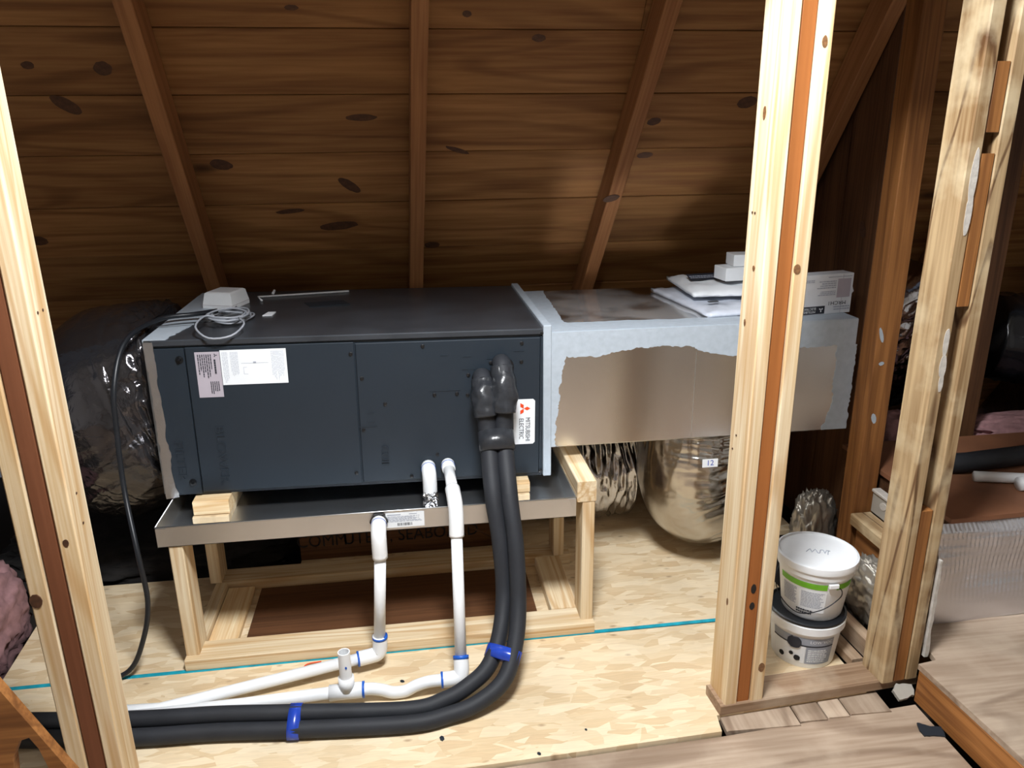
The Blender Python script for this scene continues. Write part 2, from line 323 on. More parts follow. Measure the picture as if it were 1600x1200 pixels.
def lines(x0, x1, y0, y1, n, h=.55, short=.25):
    """paragraph of thin printed bars"""
    out = []; p = (y1 - y0) / n
    for i in range(n):
        e = x1 - random.random() * short * (x1 - x0); a = x0; yy = y1 - (i + .5) * p
        while a < e:
            wd = random.uniform(.04, .16) * (x1 - x0); out.append((a, min(a + wd, e), yy - p * h / 2, yy + p * h / 2)); a += wd + .018 * (x1 - x0)
    return out
def disc(name, c, n, rx, ry, ang, mat, parent, t=.0012, seg=12, xdir=None):
    f = fr(c, xdir if xdir is not None else V(n).orthogonal(), z=n)
    ca, sa = math.cos(ang), math.sin(ang); p = []
    for k in range(seg):
        a = 2 * math.pi * k / seg; q = 1 + random.uniform(-.06, .06); x, y = rx * math.cos(a) * q, ry * math.sin(a) * q
        p.append((x * ca - y * sa, x * sa + y * ca))
    return slab(name, p, -.0005, t, mat, parent, f)
def logo3(name, c, s, mat, parent, frame, a0=90, z=.0006):
    """three diamonds meeting at a point"""
    vs, fs = [], []
    for k in range(3):
        a = math.radians(a0 + 120 * k); d = V((math.cos(a), math.sin(a))); p = V((-d.y, d.x)); cc = V(c); q = len(vs)
        for e in (cc, cc + d * s / 2 + p * s / 2 * .577, cc + d * s, cc + d * s / 2 - p * s / 2 * .577): vs.append((e.x, e.y, z))
        fs.append((q, q + 1, q + 2, q + 3))
    me = D.meshes.new(name); me.from_pydata(vs, [], fs); return link(name, me, mat, parent, frame)
X, Y, Z = V((1, 0, 0)), V((0, 1, 0)), V((0, 0, 1))

# ------------------------------------------------------------------ setting: roof, floor, walls
TH = math.radians(57); RN = V((0, -math.sin(TH), -math.cos(TH))); RS = V((0, -math.cos(TH), math.sin(TH)))
RO = V((0, 2.93, .93)) - RN * .11
def rp(x, s, d=0): return RO + X * x + RS * s + RN * d
roof = tag(D.objects.new('ceiling', None), 'sloping board roof deck over the attic, old brown pine with knots', kind='structure'); COL.objects.link(roof); roof.location = RO
rows = [-1.18, -.96, -.75, -.54, -.32, -.11, .105, .32, .525, .735, .945, 1.155, 1.37, 1.58, 1.80]
splits = {0: [.75], 1: [-.7], 2: [.05], 3: [1.46], 4: [-.7, 1.46], 5: [.05], 6: [.75], 7: [-.7], 8: [.05, 1.46], 9: [-.7], 10: [.75], 11: [.05], 12: [-.7, 1.46], 13: [.75]}
knots = [(-1.056, .831, .018, .012, .1), (-.853, .821, .026, .022, .2), (-.995, .705, .045, .022, -.6), (-.592, .486, .036, .02, -.2), (.191, .53, .042, .022, -.35),
         (.099, .117, .03, .02, 0), (-.184, .395, .045, .018, -.7), (1.171, .701, .034, .022, .2), (.859, .632, .024, .014, .2), (.855, .498, .03, .012, .1), (-.12, .655, .05, .012, 0),
         (-.236, .22, .07, .018, .1), (.80, .432, .012, .008, 0), (.435, .919, .022, .012, 0), (-.287, 1.004, .02, .008, 0), (-1.271, .187, .03, .02, 0), (.214, .991, .014, .01, 0), (-.40, .29, .05, .01, .1)]
for i in range(len(rows) - 1):
    ends = [-2.3] + splits[i] + [3.3]
    for a, b in zip(ends, ends[1:]):
        s = (rows[i] + rows[i + 1]) / 2; wd = rows[i + 1] - rows[i] - .0025; dz = random.uniform(-.003, .0)
        bd = board('roof_board', rp(a + .001, s, -.0125 + dz), rp(b - .001, s, -.0125 + dz), wd, .022, RN, ROOF, roof, ch=.002)
        for kx, ks, rx, ry, an in knots:
            if a < kx < b and rows[i] < ks < rows[i + 1]:
                disc('knot', rp(kx, ks, -.0015 + dz), RN, rx, min(ry, min(ks - rows[i], rows[i + 1] - ks) * .9 + .004), an, RKNOT, bd, .0006, 20, X)
rf = [(-.705, -.705, 'dark old rafter running down behind the left end of the charcoal unit'),
      (.032, .063, 'old rafter running down behind the middle of the charcoal unit'),
      (.705, .772, 'old rafter with a light lower end running down behind the foil-faced duct box'),
      (1.44, 1.475, 'dark slanting rafter seen between the right new-pine post and the orange-brown stud'),
      (2.2, 2.2, 'dark rafter far right behind the weathered post')]
for x0, x8, lb in rf:
    xs = lambda s: x0 + (x8 - x0) * s / .8
    r = board('rafter', rp(xs(-1.12), -1.12, .0555), rp(xs(1.8), 1.8, .0555), .05, .107, RN, RAFT)
    tag(r, lb, 'rafter', 'roof rafters')
rk = disc('knot', rp(.725, .40, .109), RN, .03, .014, .3, KNOT, D.objects['rafter.002'], .002, 12, X)

fl = D.objects.new('floor', None); COL.objects.link(fl); tag(fl, kind='structure')
box('subfloor', (-2.6, -2.2, -.30), (3.2, 3.9, -.14), VOID, fl)
def panel(name, poly, z0, z1, mat):
    return slab(name, poly, z0, z1, mat, fl, M.Identity(4))
panel('strand_board_panel', [(-1.7, 1.465), (.194, 1.524), (.748, 1.543), (.757, 1.60), (1.205, 1.63), (1.205, 1.996), (-1.21, 1.996), (-1.7, 1.99)], -.018, 0, OSB)
panel('strand_board_panel', [(-1.215, 2.004), (1.205, 2.004), (1.205, 2.52), (-1.25, 2.52)], -.018, 0, OSB)
panel('strand_board_panel', [(-.44, 2.523), (1.45, 2.523), (1.45, 3.4), (-.44, 3.4)], -.018, 0, OSB)
panel('painted_edge', [(-1.213, 1.991), (1.205, 2.001), (1.205, 2.016), (-1.213, 2.006)], -.001, .0008, TEAL)
# old grey boards in front
panel('floor_board', [(-2.4, .55), (1.31, .95), (1.313, 1.572), (.752, 1.538), (.196, 1.519), (-2.4, 1.44)], -.03, -.012, GREYW)
panel('floor_board', [(-2.4, -.2), (1.31, .2), (1.31, .946), (-2.4, .546)], -.03, -.012, GREYW)
panel('floor_board', [(-2.4, -2.1), (3.0, -2.1), (3.0, .0), (1.31, .196), (-2.4, -.204)], -.03, -.012, GREYW)
e0 = .764
for e1 in (.97, 1.05, 1.115, 1.235):
    board('subfloor_plank', ((e0 + e1) / 2, 1.546 + .03 * (e0 - .75), -.018), ((e0 + e1) / 2 + .006, 1.72, -.018), e1 - e0 - .004, .02, Z, GREYW, fl); e0 = e1
# room side, behind the camera: walls, ceiling and the top of the knee wall
def wallbox(n, lo, hi): return tag(box(n, lo, hi, ROOMW), kind='structure')
wallbox('wall_back', (-2.6, -2.2, -.1), (3.2, -2.1, 2.55)); wallbox('wall_left', (-2.7, -2.2, -.1), (-2.6, 1.45, 2.55)); wallbox('wall_right', (3.2, -2.2, -.1), (3.3, 1.7, 2.55))
tag(box('wall_right', (3.12, 1.72, -.1), (3.16, 4.0, 1.15), DARKB), kind='structure')  # low wall added to mask the pale background; ambient still passes above
wallbox('ceiling_room', (-2.6, -2.1, 2.45), (3.2, 1.60, 2.55)); D.objects['ceiling_room'].name = 'ceiling.001'
hd = fr((-2.6, 1.46 - .115, 1.86), (math.cos(.061), math.sin(.061), 0), z=Z)
tag(box('wall_front', (0, 0, 0), (5.8, .1, .6), ROOMW, None, hd), kind='structure')

# ------------------------------------------------------------------ knee-wall posts
def post(name, label, cx, cy, ang, pieces, z1=1.85):
    """pieces: list of (offset, width, depth offset, mat, name, [(z0,z1)...])"""
    r = root(name, label, 'post', (cx, cy, pieces[0][5][0][0])); u = V((math.cos(ang), math.sin(ang), 0)); v = V((-math.sin(ang), math.cos(ang), 0)); out = []
    for off, wd, dd, mat, nm, spans in pieces:
        for a, b in spans:
            c = V((cx, cy, 0)) + u * (off + wd / 2) + v * (.0445 + dd)
            out.append(board(nm, c + Z * a, c + Z * b, wd - .0015, .089, v, mat, r, ch=.003))
    return r, out, u, v
A = math.radians(3.5)
pl, ps, u, v = post('wall_post', 'left built-up post of two new pine studs around an aged brown stud', -.806, 1.50, A,
    [(0, .0375, 0, PINE, 'new_stud', [(0.0, 1.85)]), (.0375, .0375, .004, BROWN, 'aged_stud', [(0.0, 1.85)]), (.075, .0375, 0, PINE, 'new_stud', [(0.0, 1.85)])])
ps[1]['label'] = 'aged brown stud sandwiched in the middle'
disc('knot', V((-.806, 1.5, .575)) + u * .012, -v, .013, .016, 0, KNOT, ps[0], .002, 10, X)
for z_, o_ in ((1.17, .091), (1.17, .104), (.79, .096), (.72, .098)):
    disc('nail_hole', V((-.806, 1.5, z_)) + u * .1125 + v * (.03 + (o_ - .09) * 2), u, .003, .003, 0, KNOT, ps[2], .0006, 8, v)
disc('knot', V((-.806, 1.5, .70)) + u * .09, -v, .006, .009, 0, KNOT, ps[2], .0008, 10, X)
pr, ps, u, v = post('wall_post', 'right built-up post, two new pine studs around an aged brown one, on the sill', .775, 1.600, A,
    [(0, .0375, 0, PINE, 'new_stud', [(.031, 1.85)]), (.0375, .0375, .005, BROWNO, 'aged_stud', [(.031, 1.85)]), (.075, .0375, 0, PINE, 'new_stud', [(.031, 1.85)])])
ps[1]['label'] = 'aged brown stud sandwiched in the middle'
for z_, q_ in ((.375, .014), (.325, .011)): disc('burn_mark', V((.775, 1.6, z_)) + u * .056 + v * .0048, -v, .007, q_, 0, BLK, ps[1], .0006, 14, X)
for (o_, z_, rx, rz) in ((.093, 1.655, .006, .012), (.083, 1.19, .008, .012), (.098, .135, .009, .014)):
    disc('knot', V((.775, 1.6, z_)) + u * o_, -v, rx, rz, 0, PKNOT, ps[2], .0008, 12, X)
for (d_, z_, a_, b_) in ((.05, 1.52, .006, .014), (.04, 1.19, .005, .006), (.06, 1.06, .004, .008), (.03, .33, .004, .01)):
    disc('knot', V((.775, 1.6, z_)) + v * d_, -u, a_, b_, 0, PKNOT, ps[0], .0008, 12, v)
for z_ in (1.31, 1.31, .78, .74):
    disc('nail_hole', V((.775, 1.6, z_)) + v * random.uniform(.03, .07), -u, .0028, .0028, 0, KNOT, ps[0], .0006, 8, v)
pt, ps, u, v = post('wall_post', 'far right weathered post with plaster smears and gaps between its studs', 1.235, 1.615, A,
    [(0, .0375, 0, WEATH, 'weathered_stud', [(.031, 1.85)]), (.0375, .0375, .003, ORANGE, 'filler_block', [(.031, .55), (1.085, 1.43), (1.475, 1.62)]), (.075, .0375, .002, WEATH, 'weathered_stud', [(.031, 1.85)])])
for z_, h_, w_, o_ in ((1.38, .06, .009, .024), (1.30, .05, .008, .026), (1.0, .035, .007, .024), (.94, .03, .009, .026), (.9, .025, .006, .028)):
    disc('plaster_smear', V((1.235, 1.615, z_)) + u * o_, -v, w_, h_, 0, PLAST, ps[0], .0015, 16, X)
f = fr(V((1.235, 1.615, 0)) + u * .114 - v * .002, Z, z=-v)
e = ragged([(.10, -.006), (.40, -.004)], .02, .0015); e2 = ragged([(.40, -.011), (.10, -.017)], .02, .002)
slab('drywall_edge', e + e2, -.012, .0, PLAST, pt, f)
so = board('sill_plate', (.762, 1.641, .0155), (1.352, 1.677, .0155), .089, .031, Z, DUSTY); tag(so, 'dusty timber sill plate under the right post and weathered post', 'sill')
# orange stud behind
st = board('attic_stud', (1.441, 2.14, 0), (1.441, 2.14, 2.02), .072, .078, Y, ORANGE); tag(st, 'orange-brown upright stud just beyond the right end of the duct box', 'stud')
for x_, z_, a_, b_ in ((1.417, .89, .006, .025), (1.43, .80, .009, .006), (1.43, .62, .008, .018)):
    disc('sealant_smear', (x_, 2.1, z_), -Y, a_, b_, .3, SEAL, st, .001, 9, X)
st = board('attic_stud', (2.0, 2.42, 0), (2.0, 2.42, 1.66), .09, .04, Y, DARKB); tag(st, 'dark upright stud beyond the weathered post, behind the foil-clad platform', 'stud')
# dark plank partition at the right end
pn = root('board_partition', 'dark vertical plank partition behind the right end of the duct box', 'partition', (1.53, 2.35, 0))
for y0, y1 in ((2.35, 2.555), (2.56, 2.76), (2.765, 2.97), (2.975, 3.18)):
    zt = lambda y_: .93 + math.tan(TH) * (2.93 - y_) + .16
    slab('plank', [(0, y0), (0, y1 - .003), (zt(y1 - .003), y1 - .003), (zt(y0), y0)], 0, .022, DARKB, pn, fr((1.535, 0, 0), Z, z=-X))
disc('knot', (1.5125, 2.42, 1.17), -X, .016, .03, .4, KNOT, pn, .0012, 12, Y)

# ------------------------------------------------------------------ timber stand
S = root('equipment_stand', 'new pine two-by-four stand carrying the metal drain pan', 'stand', (-.09, 2.25, 0))
def bb(nm, a, b, w, t, up, lab=None, mat=PINE):
    o = board(nm, a, b, w, t, up, mat, S); return o
bb('bottom_rail', (-.70, 2.045, .019), (.52, 2.045, .019), .089, .038, Z)
bb('bottom_rail', (-.70, 2.4575, .019), (.53, 2.4575, .019), .089, .038, Z)
bb('bottom_rail', (-.682, 2.0905, .019), (-.682, 2.412, .019), .038, .038, Z)
bb('bottom_rail', (.445, 2.0905, .019), (.445, 2.412, .019), .089, .038, Z)
for nm, x, y, t in (('leg', -.681, 2.066, .397), ('leg', .499, 2.066, .444), ('leg', -.70, 2.457, .397), ('leg', .487, 2.457, .444)):
    bb(nm, (x, y, .0385), (x, y, t), .038, .089, Y)
bb('top_rail', (.492, 2.02, .4775), (.492, 2.52, .4775), .058, .065, Z)
bb('top_rail', (-.681, 2.024, .3985), (-.681, 2.50, .3985), .038, .002, Z)
for y in (2.16, 2.40): bb('cross_member', (-.655, y, .3805), (.455, y, .3805), .038, .032, Z)
pb = board('loose_board', (-.617, 2.10, .010), (-.617, 2.405, .010), .088, .019, Z, PINE2); tag(pb, 'short flat pine board on the floor inside the left end of the stand', 'board')
pb = slab('plywood_offcut', [(-.55, 2.095), (.36, 2.095), (.36, 2.40), (-.55, 2.40)], 0.0005, .012, SHEET, None, M.Identity(4)); tag(pb, 'brown plywood sheet lying on the floor inside the stand', 'plywood')
# stamped board behind the stand
sb = board('stamped_board', (-.44, 2.60, .06), (.33, 2.60, .06), .12, .03, -Y, DARKB); tag(sb, 'dark board with faint black stamped lettering on the floor behind the stand', 'board')
for tx, wd_ in ((-.36, 'COMM'), (-.23, 'UTE'), (-.15, '|'), (-.11, ','), (-.02, 'SEAB'), (.13, 'OARD')): text('stamped_lettering', wd_, .07, BLK, sb, fr((tx, 2.584, .075), X, z=-Y), .0003, .85)
lt = tube('wood_lath', [(.08, 2.56, .17), (.29, 2.53, .045)], .004, DARKB, None, 2, 6); tag(lt, 'thin wooden lath leaning behind the stand', 'lath')

# drain pan
PX0, PX1, PY0, PY1, PZ0, PZ1 = -.725, .459, 2.018, 2.925, .400, .462
P = root('drain_pan', 'shallow galvanised metal drain pan under the charcoal air handler', 'drain pan', (-.13, 2.45, PZ0))
box('pan_floor', (PX0, PY0, PZ0), (PX1, PY1, PZ0 + .0015), GALV, P)
box('pan_wall', (PX0, PY0, PZ0), (PX1, PY0 + .0015, PZ1), GALV, P); box('pan_wall', (PX0, PY1 - .0015, PZ0), (PX1, PY1, PZ1), GALV, P)
box('pan_wall', (PX0, PY0, PZ0), (PX0 + .0015, PY1, PZ1), GALV, P); box('pan_wall', (PX1 - .0015, PY0, PZ0), (PX1, PY1, PZ1), GALV, P)
tube('rim', [(PX0, PY0, PZ1), (PX1, PY0, PZ1), (PX1, PY1, PZ1), (PX0, PY1, PZ1), (PX0, PY0, PZ1)], .0022, GALV, P, seg=6, straight=True)
slab('corner_fold', [(0, 0), (.028, .058), (0, .058)], 0, .0015, GALV, P, fr((PX0, PY0 - .0005, PZ0), X, z=-Y))
slab('corner_fold', [(0, 0), (-.022, .058), (0, .058)], 0, .0015, GALV, P, fr((PX1, PY0 - .0005, PZ0), X, z=-Y))
f = fr((-.043, PY0 - .0006, .4315), X, z=-Y)
lb = slab('sticker', [(-.055, -.023), (.055, -.023), (.055, .023), (-.055, .023)], 0, .0005, PAPER, P, f); lb['label'] = 'white instruction sticker with barcode'
quads('sticker_print', [(-.05, -.012, .0155, .019), (.012, .034, .0165, .019)] + lines(-.05, .05, -.006, .013, 6, .6), INKL, lb, f, .0008)
bars = []; a = -.022
while a < .02:
    w_ = random.choice((.0006, .0012, .002)); bars.append((a, a + w_, -.018, -.009)); a += w_ + random.choice((.0007, .0014))
quads('barcode', bars, INK, lb, f, .0008)
for i, (x0, x1, lb) in enumerate(((-.658, -.556, 'pine spacer block in the pan under the left end of the charcoal unit'), (.262, .342, 'pine spacer block in the pan under the right end of the charcoal unit'))):
    o = root('spacer_block', lb, 'block', ((x0 + x1) / 2, 2.3, .4016), 'wood spacers in the pan')
    board('block', (x0, 2.26, .447 if i == 0 else .4422), (x1, 2.26, .447 if i == 0 else .4422), .22, .044 if i == 0 else .034, Z, PINE2, o)
    s_ = board('shim', (x0 - .003, 2.24, .4132), (x1 - .002, 2.24, .4132), .20, .021, Z, OSB, o); s_['label'] = 'strand-board shim under the block'

# ------------------------------------------------------------------ air handler
UO = V((-.722, 2.19, .4745)); UR = .0126
AH = root('air_handler', 'long charcoal grey horizontal air handler with labels and drain pipes on its front', 'air handler', UO, rot=(0, UR, 0))
UM = wm(AH)
UL, UD, UH = 1.108, .70, .475
def up(x, z, y=0): return UM @ V((x, y, z))
def ubox(nm, lo, hi, mat=UNIT, par=AH, bev=0): return box(nm, lo, hi, mat, par, UM, bev)
ubox('casing', (.0, .006, .0), (UL, UD, .456), UNIT)
tp = ubox('top_cover', (-.001, -.003, .4565), (UL + .002, UD, UH), UNITTOP, bev=.003); tp['label'] = 'dusty top cover with folded front lip'
ubox('end_panel', (.002, -.001, .003), (.085, .006, .450), UNIT, bev=.0015)
p1 = ubox('blower_panel', (.0885, -.002, .010), (.553, .006, .452), UNIT, bev=.0015)
p2 = ubox('coil_panel', (.557, -.002, .012), (1.098, .006, .448), UNIT, bev=.0015)
ubox('corner_channel', (1.099, -.001, .003), (UL, .006, .452), UNIT)
def uf(x, z, y=-.0022, xd=X, zd=None): return UM @ fr((x, y, z), xd, z=-Y)
scr = [(.071, .418, 1), (.063, .042, 1), (.543, .418, 0), (.571, .343, 0), (.75, .434, 0), (.634, .261, 0), (.567, .182, 0), (.538, .044, 0), (.78, .283, 0), (.847, .284, 0), (.879, .278, 0), (.882, .341, 0), (.949, .376, 0), (1.042, .433, 0), (1.041, .376, 0), (.784, .091, 0), (.703, .023, 0), (1.103, .018, 0), (1.103, .462, 0)]
for x, z, big in scr:
    q = .0085 if big else .0048
    lathe('screw', [(0.0, .0), (q * 1.25, .0), (q * 1.25, .001), (q, .0015), (q * .9, .004), (q * .3, .0046)] if not big else [(0, 0), (q * 1.3, 0), (q * 1.3, .001), (q * .6, .003), (q * .5, .009), (q * .1, .010)], BLK if not big else STEEL, AH, uf(x, z), 12)
for x0, x1, z in ((.766, .857, .295), (.863, .903, .359), (.936, .97, .389), (1.018, 1.049, .409), (.555, .607, .192), (.80, .822, .404), (.866, .890, .398), (.58, .60, .233), (.58, .60, .205)):
    box('knockout_slot', (x0, -.0034, z - .0012), (x1, -.0018, z + .0012), UNIT, AH, UM)
def vtext(nm, s, x, z, size, ext, mat, par, sx=1.0, y=-.002): # reads top to bottom
    return text(nm, s, size, mat, par, UM @ fr((x, y, z), -Z, z=-Y), ext, sx)
vtext('embossed_lettering', 'BLOWER', .155, .125, .036, .0022, UNIT, p1, 1.28)
vtext('embossed_lettering', 'COIL', .625, .093, .034, .003, UNIT, p2, .95)
vtext('embossed_lettering', 'FILTER', .036, .11, .034, .0018, UNIT, AH, 1.3, -.001)
# labels
L1 = ubox('data_label', (.113, -.0030, .304), (.180, -.0022, .438), GREYL); L1['label'] = 'grey data label with small print'
fV = UM @ fr((.1465, -.0031, .371), -Z, z=-Y)          # local x runs down, y to the right
quads('data_print', lines(-.060, .012, -.028, .012, 7, .5, .45) + lines(.02, .058, -.0, .026, 5, .5, .3) + lines(-.045, .0, .016, .022, 1, .8), INK, L1, fV, .0005)
logo3('logo', (-.057, .022), .006, INK, L1, fV, 90, .0006)
L2 = ubox('wiring_label', (.1815, -.0030, .339), (.3625, -.0022, .4415), PAPER); L2['label'] = 'white wiring label with pale print'
fV = UM @ fr((.272, -.0031, .390), -Z, z=-Y)
quads('wiring_print', lines(-.046, .046, -.086, -.070, 6, .3, .2) + lines(-.046, .03, -.064, -.042, 8, .3, .3) + lines(-.046, .046, .048, .084, 11, .3, .35) + [(-.012, -.0112, -.035, .04), (.0, .02, -.03, -.0292), (.0, .0008, -.03, -.02), (.02, .0208, -.03, -.018), (-.016, -.011, -.002, .006)], INKL, L2, fV, .0005)
L3 = slab('brand_label', [(-.073 + .006, -.033), (.067, -.033), (.073, -.027), (.073, .027), (.067, .033), (-.067, .033), (-.073, .027), (-.073, -.027)], 0, .0008, PLAST, AH, UM @ fr((1.051, -.0021, .184), -Z, z=-Y)); L3['label'] = 'white rounded brand label with red three-diamond mark'
L3.data.materials[0] = PAPER
fV = UM @ fr((1.051, -.0031, .184), -Z, z=-Y)
logo3('logo', (-.043, -.002), .021, REDL, L3, fV, 90, .0004)
text('brand_lettering', 'MITSUBISHI', .020, INK, L3, fV @ M.Translation((.025, .0105, .0003)), .0001, .78)
text('brand_lettering', 'ELECTRIC', .020, INK, L3, fV @ M.Translation((.022, -.0095, .0003)), .0001, .78)
# pipe ports, rubber grommets
for x, z in ((.755, .045), (.815, .043)): lathe('drain_port', [(.0, 0), (.024, 0), (.023, .006), (.016, .007)], BLK, AH, uf(x, z), 20)
for x, z in ((.925, .325), (.985, .36)): lathe('refrigerant_port', [(.0, 0), (.034, 0), (.033, .003), (.02, .004)], BLK, AH, uf(x, z), 20)
# sealant painted on the left end of the top and front edge
pz = UM @ M.Translation((0, 0, UH))
slab('sealant', [(-.02, .0)] + ragged([(.035, .0), (.055, .09), (.075, .2), (.07, .34), (.10, .50), (.115, .66)], .02, .006) + [(-.02, .69)], .0, .002, SEAL, AH, pz)
slab('foil_tape', ragged([(-.018, -.006), (-.014, .2), (-.018, .47)], .02, .003) + ragged([(.006, .47), (.008, .2), (.012, .03), (.02, .012), (.02, -.002)], .02, .003), .0, .002, FTAPE, AH, uf(0, .0, -.0025))
box('collar', (-.028, .02, .0), (-.001, .67, .472), SEAL, AH, UM)
# objects on top
def ut(x, y, h=0): return UM @ V((x + .722, y - 2.19, UH + h))
sn = root('receiver_box', 'white chamfered plastic receiver box on the left of the unit top', 'receiver', ut(-.61, 2.63, .0))
f = fr(ut(-.61, 2.645), V((.097, -.03, -.001)), z=Z)
vs = []
for (hx, hy, h_) in ((.052, .058, 0.0005), (.052, .058, .012), (.046, .050, .050), (.040, .044, .054)):
    vs += [(-hx, -hy, h_), (hx, -hy, h_), (hx, hy, h_), (-hx, hy, h_)]
fs = [(3, 2, 1, 0), (12, 13, 14, 15)] + [(4 * i + k, 4 * i + (k + 1) % 4, 4 * i + 4 + (k + 1) % 4, 4 * i + 4 + k) for i in range(3) for k in range(4)]
mk('housing', vs, fs, WHITE, sn, f); slab('seam', [(-.0525, -.0585), (.0525, -.0585), (.0525, .0585), (-.0525, .0585)], .0125, .0135, GREYL, sn, f)
pts = []
for k in range(8 * 16 + 1):
    a = 2 * math.pi * k / 16 - 2; t_ = k / 16
    pts.append(ut(-.548 + (.056 + .006 * math.sin(t_ * 2.1)) * math.cos(a) + .004 * math.sin(3 * t_), 2.435 - .018 * t_ * .6 + (.062 + .02 * math.sin(t_ * 1.3)) * math.sin(a) , .006 + .004 * t_ + .004 * math.sin(t_ * 5 + a)))
pts += [ut(-.60, 2.30, .04), ut(-.603, 2.21, .03), ut(-.56, 2.165, .008), ut(-.50, 2.17, .012), ut(-.475, 2.23, .03), ut(-.50, 2.29, .035)]
cc = root('coiled_cable', 'coiled thin grey cable in front of the white receiver box', 'cable', ut(-.55, 2.40))
tube('cable', [ut(-.57, 2.60, .006), ut(-.60, 2.53, .006)] + pts, .0030, CABLE, cc, 4, 7)
bc = root('power_cable', 'thick black cable looping over the left end of the unit down to the floor', 'cable', (-.75, 2.1, 0))
tube('cable', [ut(-.585, 2.40, .035), ut(-.66, 2.42, .022), ut(-.745, 2.37, .02), (-.79, 2.22, .945), (-.808, 2.13, .84), (-.815, 2.11, .70), (-.81, 2.08, .55), (-.772, 1.995, .40), (-.765, 1.985, .25), (-.80, 1.99, .12), (-.85, 1.99, .03), (-.93, 1.97, .010)], 0.0072, CBLK, bc, 8, 10)
tube('thin_wire', [ut(-.585, 2.36, .012), ut(-.68, 2.35, .010), ut(-.745, 2.33, .008)], .002, CBLK, bc, 5, 6)
rd = root('antenna_rod', 'thin white rod with a bent end lying on the unit top', 'rod', ut(-.38, 2.8))
tube('rod', [ut(-.505, 2.70, .004), ut(-.53, 2.765, .004), ut(-.22, 2.835, .004)], .0035, WHITE, rd, seg=8, straight=True)
tube('tip', [ut(-.487, 2.82, .003), ut(-.483, 2.84, .012)], .005, WHITE, rd, seg=8, straight=True)
ch = slab('paper_chip', [(0, 0), (.030, 0), (.034, .05), (.010, .052)], .0004, .003, PAPER, None, fr(ut(-.465, 2.465), X, z=Z)); tag(ch, 'small white paper scrap on the unit top right of the cable coil', 'paper')
gs = slab('grey_reflection', [(0, 0), (.13, .02), (.10, .10), (-.03, .08)], .0004, .002, UNIT, None, fr(ut(-.33, 2.58), X, z=Z)); tag(gs, 'thin flat sheet standing in for a grey reflection in the unit top', 'sheet')  # grey reflection in the top cover, modelled as a thin slab

# ------------------------------------------------------------------ supply plenum
DX0, DX1, DY0, DY1, DZ0, DZ1 = .4145, 1.392, 2.19, 2.83, .553, .922
DU = root('supply_plenum', 'foil-faced rectangular duct box sealed with grey mastic, right of the charcoal unit', 'duct', (.9, 2.5, DZ0))
box('duct_panel', (DX0, DY0, DZ0), (DX1, DY1, DZ1), DUCT, DU, bev=.004)
box('added_front_skin', (DX0 + .004, DY0 - .0006, DZ0 + .004), (DX1 - .004, DY0 + .001, DZ1 - .004), DUCTF, DU)  # skin added over the box front, rougher to catch the lamp's glow
box('flange', (.3895, 2.182, .462), (.4145, 2.88, .946), SEAL, DU, bev=.002)
f = fr((0, DY0, 0), X, z=-Y)
low = [(.452, .81), (.461, .846), (.55, .841), (.619, .852), (.689, .863), (.769, .865), (.851, .859), (.882, .843), (.914, .834), (.977, .822), (1.029, .826), (1.037, .85), (1.218, .838), (1.331, .838)]
slab('sealant', [(DX1, DZ1), (DX0, DZ1), (DX0, .80)] + ragged(low, .008, .0035) + [(DX1, .838)], 0, .0022, SEAL, DU, f)
slab('sealant', ragged([(.452, .812), (.444, .76), (.437, .678), (.431, .636), (.428, .556)], .007, .004) + [(DX0, .556), (DX0, .812)], 0, .0021, SEAL, DU, f)
slab('sealant', ragged([(1.331, .84), (1.334, .775), (1.334, .711), (1.337, .646), (1.327, .602), (1.31, .556)], .008, .004) + ragged([(DX1 + .004, .556), (DX1 + .006, .84)], .012, .004), 0, .0021, SEAL, DU, f)
ft = fr((0, 0, DZ1), X, z=Z)
slab('sealant', [(DX1, DY0), (DX1, 2.31)] + ragged([(1.346, 2.30), (1.053, 2.285), (.717, 2.29), (.49, 2.30), (.475, 2.31)], .03, .006) + [(DX0, 2.31), (DX0, DY0)], 0, .002, SEAL, DU, ft)
slab('sealant', [(DX0, 2.31)] + ragged([(.478, 2.31), (.486, 2.5), (.492, 2.7), (.505, 2.825)], .02, .004) + [(DX0, 2.825)], 0, .002, SEAL, DU, ft)
slab('sealant', ragged([(1.1, 2.35), (1.36, 2.34), (1.36, 2.8), (1.25, 2.8), (1.22, 2.5), (1.1, 2.35)], .02, .008), 0, .0012, SEAL, DU, ft)
box('seam', (.868, DY0 - .001, .556), (.870, DY0, .84), GALV, DU)

